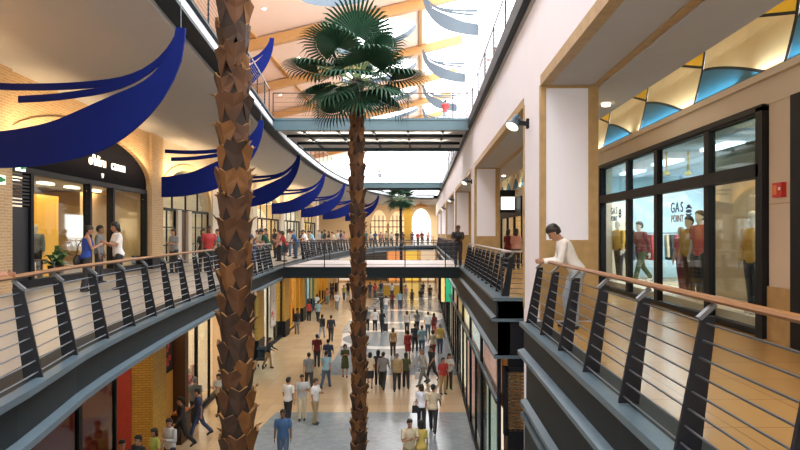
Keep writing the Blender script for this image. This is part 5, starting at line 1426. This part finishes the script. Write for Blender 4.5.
# crowd along the left gallery railing
def rail_spot(xp, off):
    best = None; y = 14.0
    while y < 60:
        x = XL(y)-off; e = abs(VX+F*x/y-xp)
        if best is None or e < best[0]: best = (e, x, y)
        y += .1
    return best[1], best[2]
crowd = [
 (203,2.6,-.6,'stand',1,'short','charcoal',T_,'charcoal','bob','black','woman in charcoal left of the red shirt, left gallery beside the near palm',0),
 (209,2.2,-.5,'stand',0,'short','red',T_,'black','crop','black','man in red shirt on the left gallery just left of the near palm',2),
 (218,2.0,.4,'stand2',1,'tank','teal',T_,'black','bob','brown','woman in teal top on the left gallery, partly behind the near palm',0),
 (174,3.4,.4,'stand2',1,'short','grey',T_,'black','bob','brown','woman in grey near the dark mullioned windows on the left gallery',0),
 (254,1.0,1.1,'lean2',0,'short','navy',T_,'navy','crop','black','man in navy at the left gallery railing just right of the near palm',0),
 (262,1.6,1.0,'stand',0,'long','pale grey',T_,'charcoal','crop','grey','man in pale grey behind the man in navy at the railing',1),
 (269,.9,1.2,'lean',0,'short','green',T_,'black','crop','black','man in dark green at the left gallery railing',0),
 (279,1.2,1.0,'stand2',1,'short','pink',T_,'black','bob','brown','woman in pink standing right of the man in dark green',1),
 (286,.75,1.2,'lean2',1,'short','red','skirt','black','long','black','woman in red top leaning on the left gallery railing',0),
 (290,1.8,.9,'stand',0,'short','white',T_,'denim','crop','black','man in white behind the woman in red top at the railing',2),
 (297,.8,1.3,'lean',0,'short','blue',T_,'denim','crop','brown','person in blue shirt bent over the left gallery railing',1),
 (302,1.7,1.0,'stand',1,'short','black',T_,'black','bob','black','woman in black right of the blue shirt at the railing',0),
 (307,.9,1.2,'lean2',0,'short','white',T_,'grey','crop','black','man in white shirt at the railing midway along the left gallery',0),
 (314,.8,1.3,'lean',0,'short','sky',T_,'denim','crop','black','man in light blue shirt bent over the railing, wide back',1),
 (319,1.5,1.0,'stand',0,'short','pale grey',T_,'charcoal','crop','grey','man in pale grey right of the light blue shirt',1),
 (325,.8,1.2,'stand2',0,'long','black',T_,'black','crop','black','man in black below the fifth blue sail',0),
 (329,1.6,1.0,'stand',1,'long','charcoal',T_,'black','bob','black','woman in charcoal below the fifth blue sail',0),
 (335,.9,1.2,'lean2',1,'short','cream',T_,'black','bob','brown','woman in cream at the railing below the sixth blue sail',1),
 (341,1.0,1.2,'stand',0,'short','navy',T_,'black','crop','black','man in navy at the railing just left of the second palm',0),
 (346,1.8,1.0,'stand',1,'short','pink',T_,'black','bob','black','woman in pink just left of the second palm, left gallery',1),
 (258,2.2,.8,'stand2',1,'short','cream',T_,'black','bob','brown','woman in cream well behind the man in navy, left gallery',1),
 (266,2.4,1.0,'stand',0,'short','maroon',T_,'black','crop','black','man in maroon behind the man in dark green, left gallery',0),
 (275,2.2,.9,'stand',0,'long','charcoal',T_,'charcoal','crop','black','man in charcoal behind the woman in pink, left gallery',2),
 (283,2.6,.9,'stand2',1,'short','yellow',T_,'denim','bob','brown','woman in yellow behind the woman in red top, left gallery',1),
 (294,2.4,1.0,'stand',0,'short','grey',T_,'black','crop','black','man in grey behind the blue shirt, left gallery',0),
 (304,2.6,1.0,'stand2',0,'short','maroon',T_,'black','crop','black','man in maroon well behind the railing midway along the left gallery',0),
 (311,2.2,1.0,'stand',1,'short','pink',T_,'black','bob','black','woman in pink behind the light blue shirt, left gallery',1),
 (322,2.4,1.0,'stand',1,'short','teal',T_,'black','bob','brown','woman in teal below the fifth blue sail',0),
 (338,2.2,1.0,'stand',0,'short','white',T_,'black','crop','black','man in white behind the railing below the sixth blue sail',1),
]
for xp, off, rz, pose, fem, top, tc_, bot, bc, hr, hc, lb, sk in crowd:
    x, y = rail_spot(xp, off); person(x, y, L1, -rz, pose, fem, top, tc_, bot, bc, hr, hc, lb, GL, 1.0, sk)
far = [(366,'teal','person in teal right of the second palm'), (371,'white','person in white beside the teal top'), (375,'blue','person in blue near the arched dark window'), (381,'pink','person in pink below the arched dark window'), (386,'cream','person in cream below the middle arched window'), (391,'white','person in white below the middle arched window'), (397,'charcoal','person in charcoal left of the yellow column'), (403,'brown','person in brown against the yellow column'), (412,'navy','person in navy right of the yellow column'), (418,'red','person in red before the bright doorway'), (422,'maroon','person in maroon before the bright doorway'), (428,'pink','person in pink right of the bright doorway')]
for i, (xp, c, lb) in enumerate(far):
    Y = 77.6+(i*7 % 3)*.9; person(px(xp, Y), Y, L1, .2*(i % 3)-.2, ('stand', 'stand2', 'lean2')[i % 3], i % 2, 'short', c, T_, 'charcoal', 'crop' if i % 2 == 0 else 'bob', 'black', lb + ', far end of the upper gallery', GFar, 1.0, i % 4)
# right gallery
person(px(508, 26), 26, L1, 2.4, 'stand', 1, 'short', 'maroon', T_, 'black', 'bob', 'black', 'woman in dark red top inside the right gallery, seen through the first opening', None, 1.0, 0)
person(px(516, 25.5), 25.5, L1, 2.8, 'stand2', 1, 'short', 'pink', T_, 'charcoal', 'long', 'black', 'woman in peach pink top inside the right gallery, seen through the first opening', None, 1.02, 1)
# upper level
person(2.45, 19.2, L2, -PI/2, 'lean2', 0, 'short', 'cream', T_, 'grey', 'crop', 'black', 'dark haired child peering over the upper right railing', None, .66, 0)
person(px(445, 26.5), 26.5, L2, PI*.9, 'hold', 0, 'short', 'red', T_, 'pale denim', 'crop', 'brown', 'child in red on the nearest upper footbridge at its right end', None, .62, 0)
person(px(380, 58), 58, L2, .1, 'stand', 0, 'short', 'white', T_, 'pale denim', 'crop', 'brown', 'person in white on the farther upper footbridge', None, 1.0, 1)

# mannequins
pl = cm('plaster')
def manq(xp, X, top, tc_, bc, label, hair=None, rz=-1.2, fem=0, z=.222, sc=.92, pose='stand'):
    Y = F*X/(xp-VX)
    return person(X, Y, L1+z, rz, pose, fem, top, tc_, T_, bc, hair, 'black', label, 'mannequins in the shop windows', sc, 0, .0105, 'plaster', 'mannequin', 'mannequin', pl)
manq(619, 5.35, 'long', 'gold', 'black', 'mannequin in gold jacket and black trousers, left pane of the right shop')
manq(629, 5.75, 'long', 'black', 'black', 'mannequin in black beside the gold jacket one')
manq(641, 5.6, 'long', 'maroon', 'olive', 'mannequin in maroon top and olive trousers, second pane of the right shop', 'crop', pose='walk')
manq(682, 5.6, 'short', 'red', 'maroon', 'small mannequin in red shirt, middle pane of the right shop', sc=.80)
manq(690, 5.45, 'long', 'gold', 'brown', 'mannequin in gold shirt, middle pane of the right shop', 'crop')
manq(701, 5.35, 'short', 'red', 'black', 'mannequin in red top and black trousers, middle pane of the right shop', 'crop', sc=.97)
manq(754, 5.3, 'long', 'gold', 'charcoal', 'mannequin in gold jacket before the beige screen, right pane')
for i, (Y, v, c, lb) in enumerate(((18.0, 1.5, 'black', 'mannequin in black inside the big window of the black shop'), (18.9, 2.2, 'charcoal', 'mannequin in charcoal deeper inside the big window of the black shop'), (20.3, 1.6, 'grey', 'mannequin in grey at the right side of the black shop window'))):
    q = WA.w(UA(Y), v, L1); person(q.x, q.y, L1, .3, 'stand', 0, 'long', c, T_, 'black', None, 'black', lb, 'mannequins in the shop windows', 1.0, 0, .0105, 'black', 'mannequin', 'mannequin', pl)
q = (XG(25.2)-.55, 25.2); person(q[0], q[1], 0, -.5, 'stand', 1, 'dress', 'red', None, 'red', None, 'black', 'mannequin in dark red dress in the orange lit window left of the near palm', 'mannequins in the shop windows', 1.05, 0, .0105, 'plaster', 'mannequin', 'mannequin', pl)
for k, (Y, c) in enumerate(((23.6, 'orange'), (24.3, 'cream'), (26.2, 'white'), (27.0, 'pink'))):
    x = XG(Y)-.9; o = MB().prism([(x, Y-.25, 1.5), (x, Y+.25, 1.5), (x, Y+.32, .7), (x, Y-.32, .7)], (-.08, 0, 0)).tube([(x-.04, Y, 1.5), (x-.04, Y, ZG-.6)], .008, 5)
    tag(o.build('hanging_garment', cm(c)), c + ' garment hanging in the orange lit shop window behind the near palm', 'garment')
